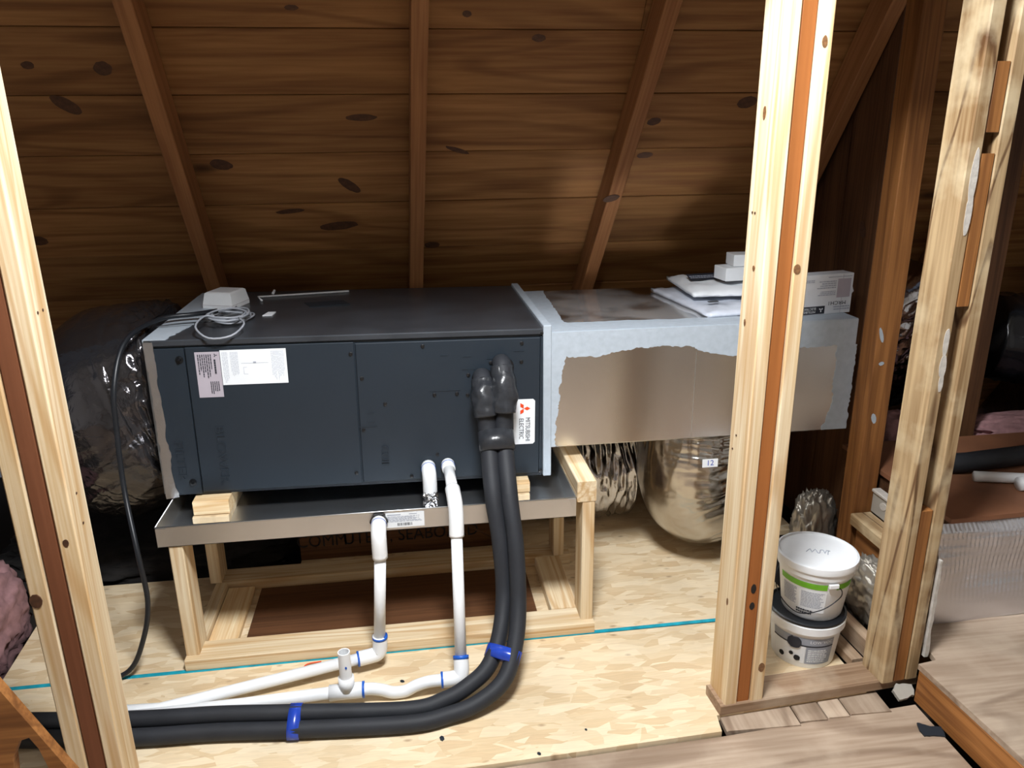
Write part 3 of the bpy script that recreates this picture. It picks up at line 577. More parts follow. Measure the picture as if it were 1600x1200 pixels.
# ------------------------------------------------------------------ flexible ducts
def crease(freq, amp, ringf=0, seed=0, lo=.0):
    def fn(i, n, ph, p):
        t_ = i / (n - 1); q = V((math.cos(ph) * 1.6, math.sin(ph) * 1.6, t_ * freq + seed))
        a = 1 - abs(NZ.noise(q)) * 2; b = 1 - abs(NZ.noise(V((q.x * 3.1, q.y * 3.1, q.z * 2.3 + 9)))) * 2
        return 1 + amp * (a * .7 + b * .45) - amp * .5
    return fn
FL = root('flexible_duct', 'large silver foil flexible duct bulging from the left end of the unit', 'flexible duct', (-.8, 2.53, .3), 'foil flexible ducts')
def fnl(i, n, ph, p):
    t_ = i / (n - 1); k = min(1, t_ / .30)
    sq = (abs(math.cos(ph)) ** 4 + abs(math.sin(ph)) ** 4) ** -.25
    hh = 1 + (.06) * (1 - k)
    base = (sq * (.72 + .06 * abs(math.sin(ph)))) * (1 - k) + k
    bot = .5 - .5 * math.cos(ph)                       # 1 on the underside
    q = V((math.cos(ph) * 2.2, math.sin(ph) * 2.2, t_ * 5))
    fine = (1 - 2 * abs(NZ.noise(V((q.x * 2.6, q.y * 2.6, q.z * 1.0 + 3))))) * .05 * bot + (1 - 2 * abs(NZ.noise(V((q.x * 5, q.y * 5, q.z * 1.6 + 8))))) * .022 * (.25 + bot) + (1 - 2 * abs(NZ.noise(V((q.x * .7, q.y * .7, q.z * 5 + 3))))) * .012
    ring = NZ.noise(V((q.x * 6, q.y * 6, q.z * 9))) * .06 * max(0, 1 - abs(t_ - .09) / .09)
    return base + fine + ring
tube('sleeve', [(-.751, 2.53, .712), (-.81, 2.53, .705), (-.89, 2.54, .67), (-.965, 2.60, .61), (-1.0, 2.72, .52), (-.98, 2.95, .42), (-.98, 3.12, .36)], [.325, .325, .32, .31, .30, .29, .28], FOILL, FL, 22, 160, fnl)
f = uf(-.03, .0)
ap = .0
F2 = root('flexible_duct', 'wide foil flexible duct dropping from the underside of the duct box in a smooth elbow', 'flexible duct', (.95, 2.4, .05), 'foil flexible ducts')
def fn2(i, n, ph, p):
    t_ = i / (n - 1); q = V((math.cos(ph), math.sin(ph), t_)); up_ = max(0, 1 - t_ / .42)
    right = max(0, math.cos(ph - fn2.a))
    hz = (1 - 2 * abs(NZ.noise(V((q.x * 1.2, q.y * 1.2, t_ * 30))))) * .045 * right + (1 - 2 * abs(NZ.noise(V((q.x * 3, q.y * 3, t_ * 44 + 5))))) * .025 * right
    vt = (1 - 2 * abs(NZ.noise(V((q.x * 3.5, q.y * 3.5, t_ * 2))))) * .055 * up_ + (1 - 2 * abs(NZ.noise(V((q.x * 8, q.y * 8, t_ * 4 + 3))))) * .03 * up_
    return 1 - .10 * max(0, 1 - t_ / .06) + hz + vt
fn2.a = 0
P2 = [(.95, 2.40, .551), (.95, 2.395, .47), (.955, 2.395, .36), (.985, 2.42, .265), (1.05, 2.52, .205), (1.10, 2.70, .19), (1.12, 3.0, .19)]
pts2 = cat(P2, 18); tg = (pts2[1] - pts2[0]).normalized(); u0 = tg.orthogonal().normalized(); v0 = tg.cross(u0); fn2.a = math.atan2(V((.6, -.8, 0)).dot(v0), V((.6, -.8, 0)).dot(u0))
tube('sleeve', P2, [.172, .18, .186, .186, .184, .18, .175], FOILS, F2, 20, 140, fn2)
tgf = fr((.94, 2.192, .463), V((1, .0, 0)), z=V((0, -1, .05)))
lb = slab('size_tag', [(-.026, -.014), (.026, -.014), (.026, .014), (-.026, .014)], 0, .001, PAPER, F2, tgf)
text('size_lettering', '12', .026, BLUET, lb, tgf @ M.Translation((0, 0, .0013)), .0002)
F1 = root('flexible_duct', 'creased dull foil flexible duct running low behind the stand, left of the elbow', 'flexible duct', (.6, 2.75, .1), 'foil flexible ducts')
def fn1(i, n, ph, p):
    t_ = i / (n - 1)
    return 1 + (1 - 2 * abs(NZ.noise(V((math.cos(ph) * .9, math.sin(ph) * .9, t_ * 22))))) * .09 + (1 - 2 * abs(NZ.noise(V((math.cos(ph) * 3, math.sin(ph) * 3, t_ * 30 + 7))))) * .055
tube('sleeve', [(.37, 3.08, .19), (.43, 2.92, .20), (.52, 2.83, .225), (.66, 2.80, .23), (.82, 2.81, .23)], [.15, .17, .20, .205, .20], FOIL, F1, 30, 110, fn1)
F3 = root('flexible_duct', 'dark crumpled foil duct in the shadows between the orange stud and the weathered post', 'flexible duct', (1.95, 2.8, .3), 'foil flexible ducts')
tube('sleeve', [(1.76, 2.66, .95), (1.84, 2.74, .75), (1.90, 2.84, .6), (1.98, 2.98, .48)], [.16, .18, .18, .17], FOIL, F3, 20, 72, crease(26, .15))
F4 = root('wrapped_duct', 'black plastic wrapped duct at the right edge above the pink insulation', 'duct', (2.4, 2.6, .45))
tube('sleeve', [(2.28, 2.72, .70), (2.5, 2.66, .68), (2.85, 2.58, .66)], [.17, .18, .18], WRAPB, F4, 14, 40, crease(9, .08, seed=4))
def blob(name, label, catg, c, r, mat, amp, fq, seed=0, kind=None, grp=None, rz=0):
    bm = bmesh.new(); bmesh.ops.create_icosphere(bm, subdivisions=5, radius=1)
    for v_ in bm.verts:
        n_ = v_.co.normalized(); q = n_ * fq + V((seed, 0, 0)); k = 1 + amp * (1 - 2 * abs(NZ.noise(q))) + amp * .6 * (1 - 2 * abs(NZ.noise(q * 2.7)))
        e_ = (abs(n_.x) ** 3 + abs(n_.y) ** 3 + abs(n_.z) ** 3) ** (-1 / 3); v_.co = V((n_.x * r[0], n_.y * r[1], n_.z * r[2])) * k * e_ * .85
    me = D.meshes.new(name); bm.to_mesh(me); bm.free()
    o = link(name, me, mat, None, M.Translation(c) @ M.Rotation(rz, 4, 'Z'), True); return tag(o, label, catg, grp, kind)
blob('foil_insulation', 'crumpled silver foil insulation bundle right of the stacked pails', 'insulation', (1.362, 1.885, .13), (.040, .105, .10), FOILC, .22, 3.2, 3)
blob('foil_insulation', 'crumpled silver foil insulation at the foot of the orange-brown stud', 'insulation', (1.362, 2.255, .13), (.07, .05, .16), FOILC, .22, 3.4, 8)
blob('pink_insulation_batt', 'torn pink fibreglass batt at the left edge behind the left post', 'insulation', (-1.40, 2.24, .05), (.13, .20, .18), PINK, .16, 2.6, 2)
blob('pink_insulation_batt', 'pink fibreglass batt between the orange-brown stud and the weathered post', 'insulation', (1.80, 2.47, .36), (.13, .09, .13), PINK, .12, 2.4, 5)
blob('pink_insulation_batt', 'strip of pink fibreglass batt behind the white pipe at right', 'insulation', (2.35, 2.46, .38), (.30, .09, .07), PINK, .16, 3, 9)
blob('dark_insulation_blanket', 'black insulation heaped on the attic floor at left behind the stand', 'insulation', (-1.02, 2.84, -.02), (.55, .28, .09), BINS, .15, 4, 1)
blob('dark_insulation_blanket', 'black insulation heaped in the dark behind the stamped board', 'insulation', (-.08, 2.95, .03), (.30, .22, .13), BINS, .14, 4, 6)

# ------------------------------------------------------------------ drain pipes
def ring(nm, c, d, r, l, mat, par):
    c, d = V(c), V(d).normalized(); return tube(nm, [c - d * l / 2, c + d * l / 2], r, mat, par, seg=18, straight=True)
R1, R2 = .0165, .0215
DA = root('drain_pipe', 'white drain pipe from the pan front down and left along the floor', 'pipe', (-.13, 1.93, 0), 'white drain pipes')
lathe('pan_nut', [(0, 0), (.026, 0), (.026, .012), (.021, .013)], BLK, DA, fr((-.117, 2.016, .436), X, z=-Y), 6)
tube('elbow', [(-.117, 2.003, .436), (-.117, 1.975, .437), (-.117, 1.955, .428), (-.117, 1.947, .405), (-.117, 1.946, .355)], R2, PVC, DA, 6, 18)
ring('primer_mark', (-.117, 1.985, .437), Y, .0222, .003, BLUE, DA)
tube('pipe', [(-.117, 1.946, .355), (-.134, 1.935, .10)], R1, PVC, DA, seg=18, straight=True)
tube('elbow', [(-.133, 1.9355, .108), (-.135, 1.934, .07), (-.142, 1.932, .052), (-.162, 1.928, .048), (-.20, 1.92, .047)], R2, PVC, DA, 6, 18)
ring('primer_mark', (-.133, 1.9355, .104), (0, 0, 1), .0223, .008, BLUE, DA); ring('primer_mark', (-.198, 1.9202, .047), (-1, -.2, 0), .0223, .005, BLUE, DA)
tube('pipe', [(-.20, 1.92, .047), (-.72, 1.822, .022), (-.90, 1.838, .018)], R1, PVC, DA, seg=18, straight=True)
DB = root('drain_pipe', 'white drain pipe from the unit front to a floor trap with upright open stub', 'pipe', (0, 1.8, 0), 'white drain pipes')
tube('port_elbow', [(.093, 2.186, .522), (.093, 2.165, .522), (.094, 2.15, .520)], R2 * .95, PVC, DB, 6, 18)
ring('primer_mark', (.093, 2.170, .522), Y, .0212, .003, BLUE, DB)
tube('pipe', [(.094, 2.15, .520), (.098, 2.035, .503)], R1, PVC, DB, seg=18, straight=True)
tube('elbow', [(.0975, 2.045, .505), (.099, 2.01, .499), (.1005, 1.987, .487), (.1015, 1.972, .462), (.101, 1.962, .435), (.1, 1.953, .40)], R2, PVC, DB, 6, 18)
tube('pipe', [(.1, 1.955, .41), (.092, 1.815, .085)], R1, PVC, DB, seg=18, straight=True)
tube('primer_drip', [(.1, 1.937, .402), (.0985, 1.928, .382), (.0965, 1.915, .35), (.1, 1.904, .325)], .0028, BLUE, DB, 5, 6)
tube('elbow', [(.0925, 1.822, .095), (.092, 1.806, .062), (.085, 1.80, .048), (.065, 1.798, .044), (.035, 1.797, .044)], R2, PVC, DB, 6, 18)
ring('primer_mark', (.0925, 1.822, .094), (.03, .6, .9), .0224, .010, BLUE, DB); ring('primer_mark', (.037, 1.797, .044), X, .0224, .006, BLUE, DB)
tube('trap', [(.04, 1.797, .044), (.0, 1.797, .043), (-.035, 1.797, .034), (-.065, 1.797, .020), (-.10, 1.797, .020), (-.13, 1.797, .032), (-.16, 1.797, .039), (-.195, 1.797, .039)], R1, PVC, DB, 7, 18)
tube('tee', [(-.175, 1.797, .039), (-.27, 1.80, .036)], R2, PVC, DB, seg=18, straight=True)
ring('primer_mark', (-.178, 1.797, .039), X, .0224, .006, BLUE, DB)
tube('tee_socket', [(-.222, 1.798, .045), (-.222, 1.798, .085)], R2, PVC, DB, seg=18, straight=True)
lathe('stub_pipe', [(R1 * .8, .0), (R1, .0), (R1, .085), (R1 * .82, .085), (R1 * .80, .01)], PVC, DB, M.Translation((-.222, 1.798, .08)), 20)
disc('primer_mark', (-.218, 1.798 - R1 - .0003, .125), -Y, .003, .004, 0, BLUE, DB, .0006, 8, X)
tube('pipe', [(-.27, 1.80, .036), (-.5, 1.803, .026), (-.90, 1.806, .018)], R1, PVC, DB, seg=18, straight=True)
DC = root('drain_elbow', 'short white elbow on the unit front with its open end plugged by foil', 'pipe', (.03, 2.17, .42))
tube('elbow', [(.033, 2.186, .519), (.033, 2.160, .519), (.034, 2.140, .512), (.0345, 2.132, .49), (.0345, 2.131, .455)], R2, PVC, DC, 6, 18)
ring('primer_mark', (.033, 2.164, .519), Y, .0224, .003, BLUE, DC)
o = blob('foil_plug', 'x', None, (.034, 2.129, .438), (.021, .021, .026), FOIL, .3, 2.6, 4); o.parent = DC; o.matrix_basis = wm(DC).inverted() @ M.Translation((.034, 2.129, .438)); o['label'] = 'crumpled foil plug'

# ------------------------------------------------------------------ insulated line set
LS = root('refrigerant_line_set', 'pair of black foam-insulated hoses dropping from the unit and sweeping left across the floor', 'hose', (.2, 1.8, 0))
tube('insulated_hose', [(.203, 2.186, .80), (.203, 2.15, .79), (.204, 2.115, .73), (.210, 2.095, .645), (.210, 1.99, .50), (.222, 1.945, .38), (.226, 1.905, .24), (.205, 1.835, .15), (.165, 1.775, .092), (.105, 1.742, .06), (.04, 1.722, .040), (-.06, 1.708, .032), (-.35, 1.725, .045), (-.55, 1.746, .047), (-.8, 1.77, .042), (-1.3, 1.84, .04)],
     [.027, .029, .027, .024, .0235, .0228, .0222, .0222, .0222, .0225, .0225], FOAM, LS, 10, 18)
tube('insulated_hose', [(.262, 2.186, .84), (.262, 2.15, .83), (.263, 2.115, .75), (.256, 2.095, .645), (.256, 1.985, .50), (.264, 1.925, .38), (.262, 1.865, .24), (.245, 1.80, .15), (.205, 1.735, .078), (.13, 1.698, .040), (.05, 1.680, .026), (-.06, 1.665, .0235), (-.35, 1.688, .0235), (-.55, 1.710, .0235), (-.8, 1.726, .024), (-1.3, 1.796, .024)],
     [.027, .030, .027, .024, .0235, .0228, .0222, .0222, .0222, .0225, .0225], FOAM, LS, 10, 18)
def wrapfn(i, n, ph, p): return 1 + .16 * NZ.noise(V((math.cos(ph) * 1.3, math.sin(ph) * 1.3, i * .22 + p.x * 40))) + .06 * (1 - 2 * abs(NZ.noise(V((math.cos(ph) * 3, math.sin(ph) * 3, i * .5)))))
tube('wrap_tape', [(.203, 2.155, .797), (.2035, 2.125, .755), (.207, 2.108, .70)], [.030, .036, .034], TAPEB, LS, 10, 28, wrapfn)
tube('wrap_tape', [(.262, 2.155, .835), (.263, 2.122, .775), (.261, 2.106, .71)], [.031, .037, .035], TAPEB, LS, 10, 28, wrapfn)
def ell(i, n, ph, p): return 1 / math.sqrt((math.cos(ph - ell.a) / ell.p) ** 2 + (math.sin(ph - ell.a) / ell.q) ** 2)
def band(nm, a, b, across, p, q, mat):
    a, b = V(a), V(b); tg = (b - a).normalized(); u = tg.orthogonal().normalized()
    if abs(tg.z) < .9: u = (Z - tg * tg.z).normalized()
    v_ = tg.cross(u); ell.a = math.atan2(V(across).dot(v_), V(across).dot(u)); ell.p, ell.q = p, q
    return tube(nm, [a, b], 1.0, mat, LS, seg=24, fn=ell, straight=True)
band('wrap_tape', (.233, 2.098, .655), (.233, 2.062, .608), (1, 0, 0), .053, .0315, TAPEB)
band('blue_tape', (-.335, 1.7055, .0338), (-.365, 1.7075, .0346), (0, .037, .0215), .0475, .0262, BLUET)
band('blue_tape', (.214, 1.798, .1285), (.200, 1.776, .1055), (-.041, .038, .006), .053, .0265, BLUET)

# ------------------------------------------------------------------ things on the duct box
DT = DZ1 + .0022
def carton(name, label, c, rz, s, mat=CARD, grp=None):
    f = M.Translation(c) @ M.Rotation(rz, 4, 'Z'); r = root(name, label, 'box', f @ V((0, 0, 0)), grp)
    box('carton', (-s[0] / 2, -s[1] / 2, 0), (s[0] / 2, s[1] / 2, s[2]), mat, r, f, .0015)
    box('flap_seam', (s[0] / 2 - .0405, -s[1] / 2 - .0004, .002), (s[0] / 2 - .0395, -s[1] / 2, s[2] - .002), GREYL, r, f)
    return r, f
mr, f = carton('remote_box', 'white printed remote-control carton standing upside down on the right end of the duct box', (1.293, 2.285, DT), .16, (.235, .055, .128))
ff = f @ fr((0, -.0279, .064), -X, z=-Y)          # print is upside down
text('box_lettering', 'MRCH1', .017, INK, mr, ff @ M.Translation((-.062, .029, .0003)), .0001, 1.25)
quads('box_print', lines(-.112, -.045, .038, .054, 2, .55, .1) + lines(-.052, .02, -.045, -.018, 4, .5, .3) + lines(-.052, .02, -.012, .004, 3, .5, .3) + lines(.03, .10, -.05, -.04, 2, .5) + [(-.11, -.02, -.056, -.054)], INKL, mr, ff, .0004)
lb = slab('box_picture', [(-.108, -.048), (-.058, -.048), (-.058, .012), (-.108, .012)], .0, .0004, GREYL, mr, ff)
bd = slab('brand_band', [(-.018, .036), (.117, .036), (.117, .061), (-.018, .061)], .0, .0004, INK, mr, ff)
logo3('logo', (-.004, .048), .009, PAPER, bd, ff, 90, .0008)
text('brand_lettering', 'MITSUBISHI', .0105, PAPER, bd, ff @ M.Translation((.044, .053, .0007)), .0001, 1.05)
text('brand_lettering', 'ELECTRIC', .0105, PAPER, bd, ff @ M.Translation((.039, .043, .0007)), .0001, 1.05)
slab('torn_flap', [(0, 0), (.012, .012), (.004, .03), (-.002, .034)], -.0006, .0006, CARD, mr, f @ fr((.117, -.02, .055), X, z=-Y))
def packet(name, label, c, rz, s, seed, mat=BAG):
    f = M.Translation(c) @ M.Rotation(rz, 4, 'Z'); nx, ny = 18, 14; vs, fs = [], []
    for side in (0, 1):
        for j in range(ny + 1):
            for i in range(nx + 1):
                x, y = i / nx * 2 - 1, j / ny * 2 - 1; ed = (1 - x ** 6) * (1 - y ** 6)
                h = s[2] * ed * (.8 + .5 * NZ.noise(V((x * 2, y * 2, seed)))) + .006 * (1 - 2 * abs(NZ.noise(V((x * 3 + 5, y * 3, seed))))) * (1 - .5 * ed) + .007
                vs.append((x * s[0] / 2 + .006 * NZ.noise(V((y * 3, seed, 0))), y * s[1] / 2 + .006 * NZ.noise(V((x * 3, seed, 4))), max(.002, h) if side else .0006))
    m_ = (nx + 1) * (ny + 1)
    for side in (0, 1):
        for j in range(ny):
            for i in range(nx):
                a = side * m_ + j * (nx + 1) + i; fs.append((a, a + 1, a + nx + 2, a + nx + 1))
    for i in range(nx): fs += [(i, i + 1, m_ + i + 1, m_ + i), (ny * (nx + 1) + i, ny * (nx + 1) + i + 1, m_ + ny * (nx + 1) + i + 1, m_ + ny * (nx + 1) + i)]
    for j in range(ny): fs += [(j * (nx + 1), (j + 1) * (nx + 1), m_ + (j + 1) * (nx + 1), m_ + j * (nx + 1)), (j * (nx + 1) + nx, (j + 1) * (nx + 1) + nx, m_ + (j + 1) * (nx + 1) + nx, m_ + j * (nx + 1) + nx)]
    r = root(name, label, 'bag', c); mk('bag', vs, fs, mat, r, f, True); return r, f
bg, f = packet('plastic_bag', 'milky plastic bag lying flat on the duct box under the manual packet', (1.045, 2.52, DT), .10, (.26, .46, .012), 3)
slab('black_tag', [(0, 0), (.035, .006), (.034, .02), (.0, .016)], 0, .002, BLK, bg, M.Translation((.975, 2.375, DT + .028)))
mn, f = packet('manual_packet', 'white manual packet in clear plastic with a dark printed band, under the two white cartons', (1.085, 2.60, DT + .034), -.06, (.26, .34, .022), 7, PAPER)
fm = fr((1.045, 2.61, DT + .071), V((1, .10, 0)), z=V((0, -.35, 1)))
bd = slab('dark_band', [(-.06, -.022), (.06, -.022), (.06, .022), (-.06, .022)], 0, .001, INK, mn, fm); quads('band_print', lines(-.055, .045, -.012, .010, 2, .5, .2), INKL, bd, fm, .0014)
bd = slab('dark_band', [(.052, -.062), (.082, -.075), (.088, -.04), (.06, -.03)], 0, .001, INK, mn, fm)
carton('white_carton', 'lower of two small plain white cartons stacked on the manual packet', (1.132, 2.535, DT + .074), .10, (.125, .085, .045), WHITE, 'small white cartons')
carton('white_carton', 'upper of two small plain white cartons stacked on the manual packet', (1.165, 2.545, DT + .120), -.04, (.11, .075, .040), WHITE, 'small white cartons')

# ------------------------------------------------------------------ pails
def pail(name, label, c, rz, prof, seg=44):
    f = M.Translation(c) @ M.Rotation(rz, 4, 'Z'); r = root(name, label, 'pail', c, 'mastic pails'); lathe('body', prof, WHITE, r, f, seg); return r, f
def patch(nm, mat, par, f, rf, z0, z1, a0, a1, off=.0006, n=14):
    vs, fs = [], []
    for k in range(n + 1):
        a = a0 + (a1 - a0) * k / n
        for z_ in (z0, z1): q = rf(z_) + off; vs.append((q * math.cos(a), q * math.sin(a), z_))
    for k in range(n): fs.append((2 * k, 2 * k + 2, 2 * k + 3, 2 * k + 1))
    me = D.meshes.new(nm); me.from_pydata(vs, [], fs); return link(nm, me, mat, par, f, True)
def cyltext(nm, s, size, mat, par, f, rf, z0, a0, off=.001, sx=1):
    me = textmesh(s, size, 0); me.name = nm
    for v_ in me.vertices:
        z_ = z0 + v_.co.y; q = rf(z_) + off; a = a0 + v_.co.x * sx / q; v_.co = (q * math.cos(a), q * math.sin(a), z_)
    return link(nm, me, mat, par, f)
def cyllines(nm, mat, par, f, rf, a0, a1, z0, z1, n, off=.001):
    vs, fs = [], []
    for x0, x1, y0, y1 in lines(a0, a1, z0, z1, n, .6, .2):
        k = len(vs)
        for a, z_ in ((x0, y0), (x1, y0), (x1, y1), (x0, y1)): q = rf(z_) + off; vs.append((q * math.cos(a), q * math.sin(a), z_))
        fs.append((k, k + 1, k + 2, k + 3))
    me = D.meshes.new(nm); me.from_pydata(vs, [], fs); return link(nm, me, mat, par, f)
HP = -math.pi / 2
lo = lambda z_: .0882 + .0125 * (z_ - .004) / .118
pa, f = pail('mastic_pail', 'lower white pail with grey label and dark lid, under the other pail', (1.115, 1.825, .0), -.55, [(.0, 0), (.086, 0), (.088, .004), (.1005, .122), (.108, .123), (.109, .146), (.104, .150)])
lathe('lid', [(.108, .1505), (.1085, .156), (.103, .158), (.101, .152), (.0, .152)], CBLK, pa, f, 44)['label'] = 'dark recessed lid'
patch('label_band', LGREY, pa, f, lo, .082, .108, HP - .95, HP + .95); patch('label_band', INK, pa, f, lo, .078, .083, HP - .95, HP + .95, .0009)
patch('label_panel', LGREY, pa, f, lo, .018, .078, HP + .12, HP + .95, .0007); patch('label_panel', PAPER, pa, f, lo, .018, .078, HP - .95, HP + .10, .0007)
cyllines('label_print', PAPER, pa, f, lo, HP + .18, HP + .85, .024, .07, 7); cyltext('label_lettering', 'LOW VOC', .013, PAPER, pa, f, lo, .096, HP + .55, .0012, 1.1)
for da, z_, q in ((-.22, .088, .020), (-.30, .045, .006), (-.12, .034, .009), (-.62, .03, .008)):
    a = HP + da; n_ = V((math.cos(a), math.sin(a), 0)); rr = lo(z_) + .001
    o = disc('label_emblem', (0, 0, 0), Z, q, q, 0, INK if q > .01 else BINS, pa, .0012, 16, X); o.matrix_basis = wm(pa).inverted() @ f @ fr(n_ * rr + Z * z_, Z.cross(n_), z=n_)
hi = lambda z_: .0842 + .0175 * (z_ - .006) / .136
pa, f = pail('mastic_pail', 'upper white pail with a green stripe and white lid, standing on the dark-lidded pail', (1.128, 1.828, .1526), -.5, [(.0, 0), (.080, 0), (.084, .006), (.1015, .142), (.107, .143), (.108, .160), (.102, .162)])
lathe('lid', [(.107, .1625), (.1125, .1625), (.1135, .168), (.112, .182), (.106, .184), (.104, .179), (.0, .179)], WHITE, pa, f, 44)
patch('green_stripe', GREENI, pa, f, hi, .110, .129, HP - 1.1, HP + .34); patch('green_stripe', GREENI, pa, f, hi, .110, .129, HP + .62, HP + 1.25)
patch('text_panel', PAPER, pa, f, hi, .03, .104, HP - .42, HP + .36, .0006); cyllines('label_print', INKL, pa, f, hi, HP - .36, HP + .30, .045, .100, 12)
cyllines('label_print', INKL, pa, f, hi, HP - 1.0, HP - .48, .045, .103, 12); cyllines('label_print', INK, pa, f, hi, HP - .5, HP + .1, .02, .038, 2)
me = [(-.03, -.014), (-.02, .006), (-.015, -.012), (-.006, .008), (0, -.010), (.006, -.01), (.008, .008), (.016, .008), (.02, -.008), (.024, .01), (.034, .010), (.029, .008), (.028, -.012)]
tube('lid_scribble', [(f @ V((x_, y_, .180))) for x_, y_ in me], .0011, INKL, pa, 2, 5)
tube('handle', [f @ V((.1035 * math.cos(a), .1035 * math.sin(a), z_)) for a, z_ in ((HP + .50, .128), (HP + .75, .11), (HP + .7, .085), (HP + .2, .05), (HP - .4, .028), (HP - 1.1, .05), (HP - 1.6, .09), (HP - 2.3, .12), (HP - 2.65, .128))], .0015, STEEL, pa, 6, 6)
q = f @ fr(V((math.cos(HP + .48) * .104, math.sin(HP + .48) * .104, .128)), V((-math.sin(HP + .48), math.cos(HP + .48), 0)), z=V((math.cos(HP + .48), math.sin(HP + .48), 0)))
box('handle_ear', (-.014, -.006, -.004), (.014, .006, .005), WHITE, pa, q, .001)

# ------------------------------------------------------------------ right-hand corner
for y0, y1, x, z, w_, t_, lb in ((1.725, 2.0, 1.232, .015, .038, .03, 'short grey lumber piece lying right beside the lower pail'), (1.725, 1.99, 1.296, .03, .034, .06, 'short grey lumber piece on edge beneath the crumpled foil')):
    o = board('lumber_offcut', (x, y0, z), (x - .012, y1, z), w_, t_, Z, DUSTY); tag(o, lb, 'lumber')
LG = root('stepped_ledge', 'stepped timber ledge topped with broken drywall behind the weathered post', 'ledge', (1.42, 1.9, 0))
board('ledge_joist', (1.432, 1.80, .13), (1.432, 2.08, .13), .04, .26, Z, ORANGE, LG)
board('ledge_plate', (1.422, 1.80, .281), (1.422, 2.085, .281), .07, .038, Z, WEATH, LG)
o = box('drywall_strip', (1.459, 1.80, .302), (1.474, 2.09, .37), GYP, LG); e = board('drywall_cap', (1.468, 1.80, .376), (1.468, 2.09, .376), .03, .011, Z, PLAST, LG)
for y_, z_ in ((1.93, .33), (1.87, .318), (2.03, .345)): disc('torn_paper', (1.4585, y_, z_), -X, .018, .013, .3, PLAST, LG, .0015, 9, Y)
# low platform (front right)
RP = root('raised_platform', 'low plywood platform with an orange-brown joist edge in the right foreground', 'platform', (1.8, 1.4, 0))
slab('plywood_top', [(1.318, 1.592), (1.352, 1.10), (1.38, .60), (2.9, .60), (2.9, 1.775), (1.40, 1.755), (1.375, 1.60)], .088, .104, GREYW, RP, M.Identity(4))
board('joist', (1.3375, 1.588, .0365), (1.395, .60, .0365), .036, .101, Z, ORANGE, RP)
board('joist', (1.38, 1.735, .0365), (2.9, 1.755, .0365), .036, .101, Z, ORANGE, RP)
# foil-clad step behind it
FP = root('foil_clad_step', 'tall step faced with silver foil bubble insulation under a brown hardboard top', 'step', (2.0, 1.9, .1))
box('step_body', (1.505, 1.80, .0), (2.9, 2.34, .415), DARKB, FP)
slab('hardboard_top', [(1.492, 1.775), (2.9, 1.82), (2.9, 2.345), (1.492, 2.345)], .416, .430, HARD, FP, M.Identity(4))
vs, fs = [], []; nx, nz = 500, 36
for j in range(nz + 1):
    for i in range(nx + 1):
        x, z = i / nx, j / nz
        yy = 1.768 + .045 * x + .012 * NZ.noise(V((x * 7, z * 3, 1))) + .0022 * math.sin(x * 1.45 / .0145 * 6.283 + 2 * NZ.noise(V((x * 4, z * 4, 0)))) * (1 if z > .5 else max(.1, z * 2 - .1)) * (.6 + NZ.noise(V((x * 30, z * 14, 2)))) + .0012 * math.sin(z * 150) * z
        if z > .93: yy += (z - .93) * .25
        vs.append((1.462 + 1.40 * x, yy - .02 * (1 - z), .106 + .306 * z + .01 * NZ.noise(V((x * 5, 2, 0))) * (1 - z)))
for j in range(nz):
    for i in range(nx): a = j * (nx + 1) + i; fs.append((a, a + 1, a + nx + 2, a + nx + 1))
mk('foil_facing', vs, fs, FOILB, FP, M.Identity(4), True)
wp = root('loose_pipe', 'white plastic pipe with a coupling lying on the brown hardboard top', 'pipe', (1.9, 1.98, .43))
tube('pipe', [(1.728, 1.995, .4475), (1.96, 1.93, .4475)], R1, PVC, wp, seg=16, straight=True); tube('coupling', [(1.815, 1.915, .452), (1.99, 1.905, .452)], R2, PVC, wp, seg=16, straight=True)
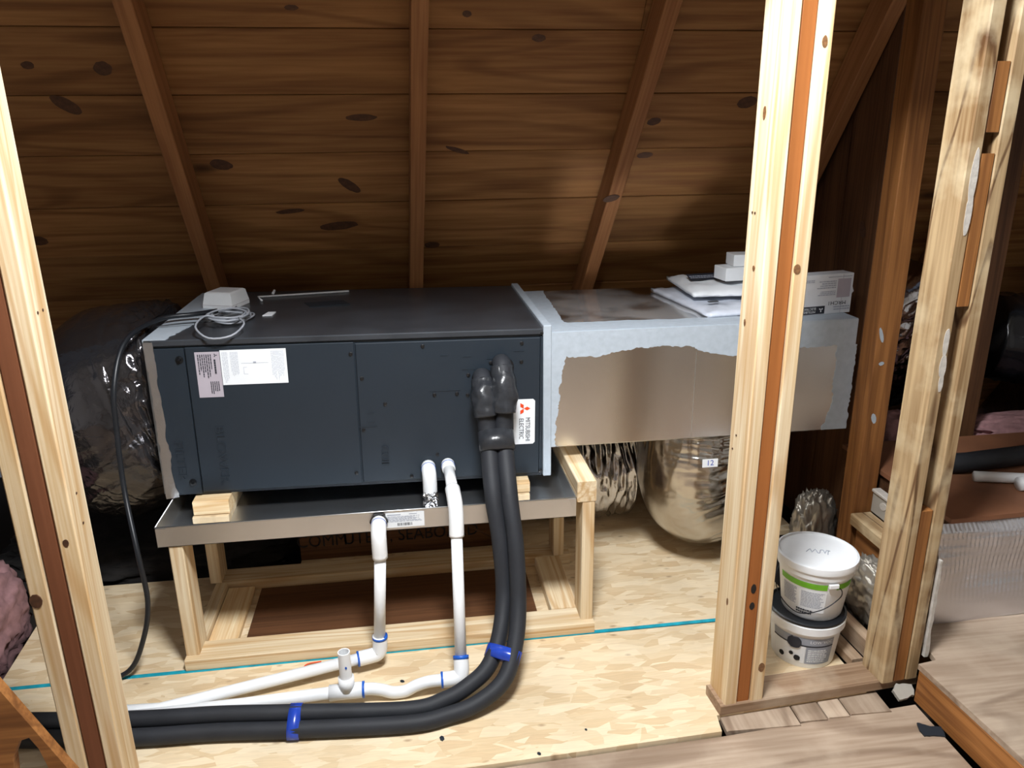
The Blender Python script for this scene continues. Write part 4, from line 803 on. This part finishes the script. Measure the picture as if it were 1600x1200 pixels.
bh = tube('black_hose', [(1.60, 2.10, .4635), (1.72, 2.065, .4635), (1.85, 2.075, .4635), (2.1, 2.10, .4635), (2.6, 2.14, .4635)], .032, FOAM, None, 8, 14); tag(bh, 'black hose lying behind the white pipe on the brown hardboard top', 'hose')
ds = slab('drywall_scrap', ragged([(0, 0), (.05, .0), (.06, .03), (.02, .045), (.0, .03), (0, 0)], .012, .003), 0, .010, GYP, None, fr((1.272, 1.585, -.008), V((1, .1, .1)), z=V((0, -.4, 1)))); tag(ds, 'broken grey drywall scrap beside the orange-brown platform edge', 'drywall scrap')
db = slab('tape_scrap', ragged([(0, .02), (.01, .045), (.03, .03), (.062, .02), (.05, -.012), (.04, -.006), (.0, .004), (0, .02)], .01, .002), 0, .004, BLUET, None, fr((1.262, 1.455, -.0115), V((1, .1, 0)), z=V((.1, -.1, 1))))
db.data.materials[0] = UNIT; tag(db, 'dark grey-blue tape scrap on the grey floor board by the platform', 'scrap')
for x, y, q, lb in ((-.075, 1.862, .007, 'tiny dark plastic chip on the floor just behind the drain trap'), (.026, 1.625, .009, 'dark plastic chip on the floor in front of the black hoses'), (.265, 1.537, .006, 'tiny blue-grey chip by the front edge of the strand board'), (.40, 1.60, .004, 'tiny dark chip on the bare strand board midway to the right post')):
    o = disc('debris_chip', (x, y, .0009), Z, q, q * .7, random.random() * 3, UNIT, None, .002, 6, X); tag(o, lb, 'debris')
rw = tube('red_wire', [(-.365, 1.955, .004), (-.35, 1.975, .006), (-.312, 1.983, .004)], .0018, REDL, None, 6, 6); tag(rw, 'short red wire offcut on the floor in front of the stand', 'wire')

# left foreground bracket
bk = [(-.84, .64), (-.784, .514), (-.701, .325), (-.64, .19), (-.70, .19), (-.728, .275), (-.734, .33), (-.743, .377), (-.755, .404), (-.773, .399), (-.792, .361), (-.80, .29), (-.82, .19), (-.93, .19), (-.93, .64)]
o = slab('wooden_bracket', bk, -.022, 0, ORANGE, None, fr((0, 1.3, 0), X, z=-Y)); tag(o, 'orange-brown wooden bracket with a curved cut-out in the bottom left corner', 'bracket')
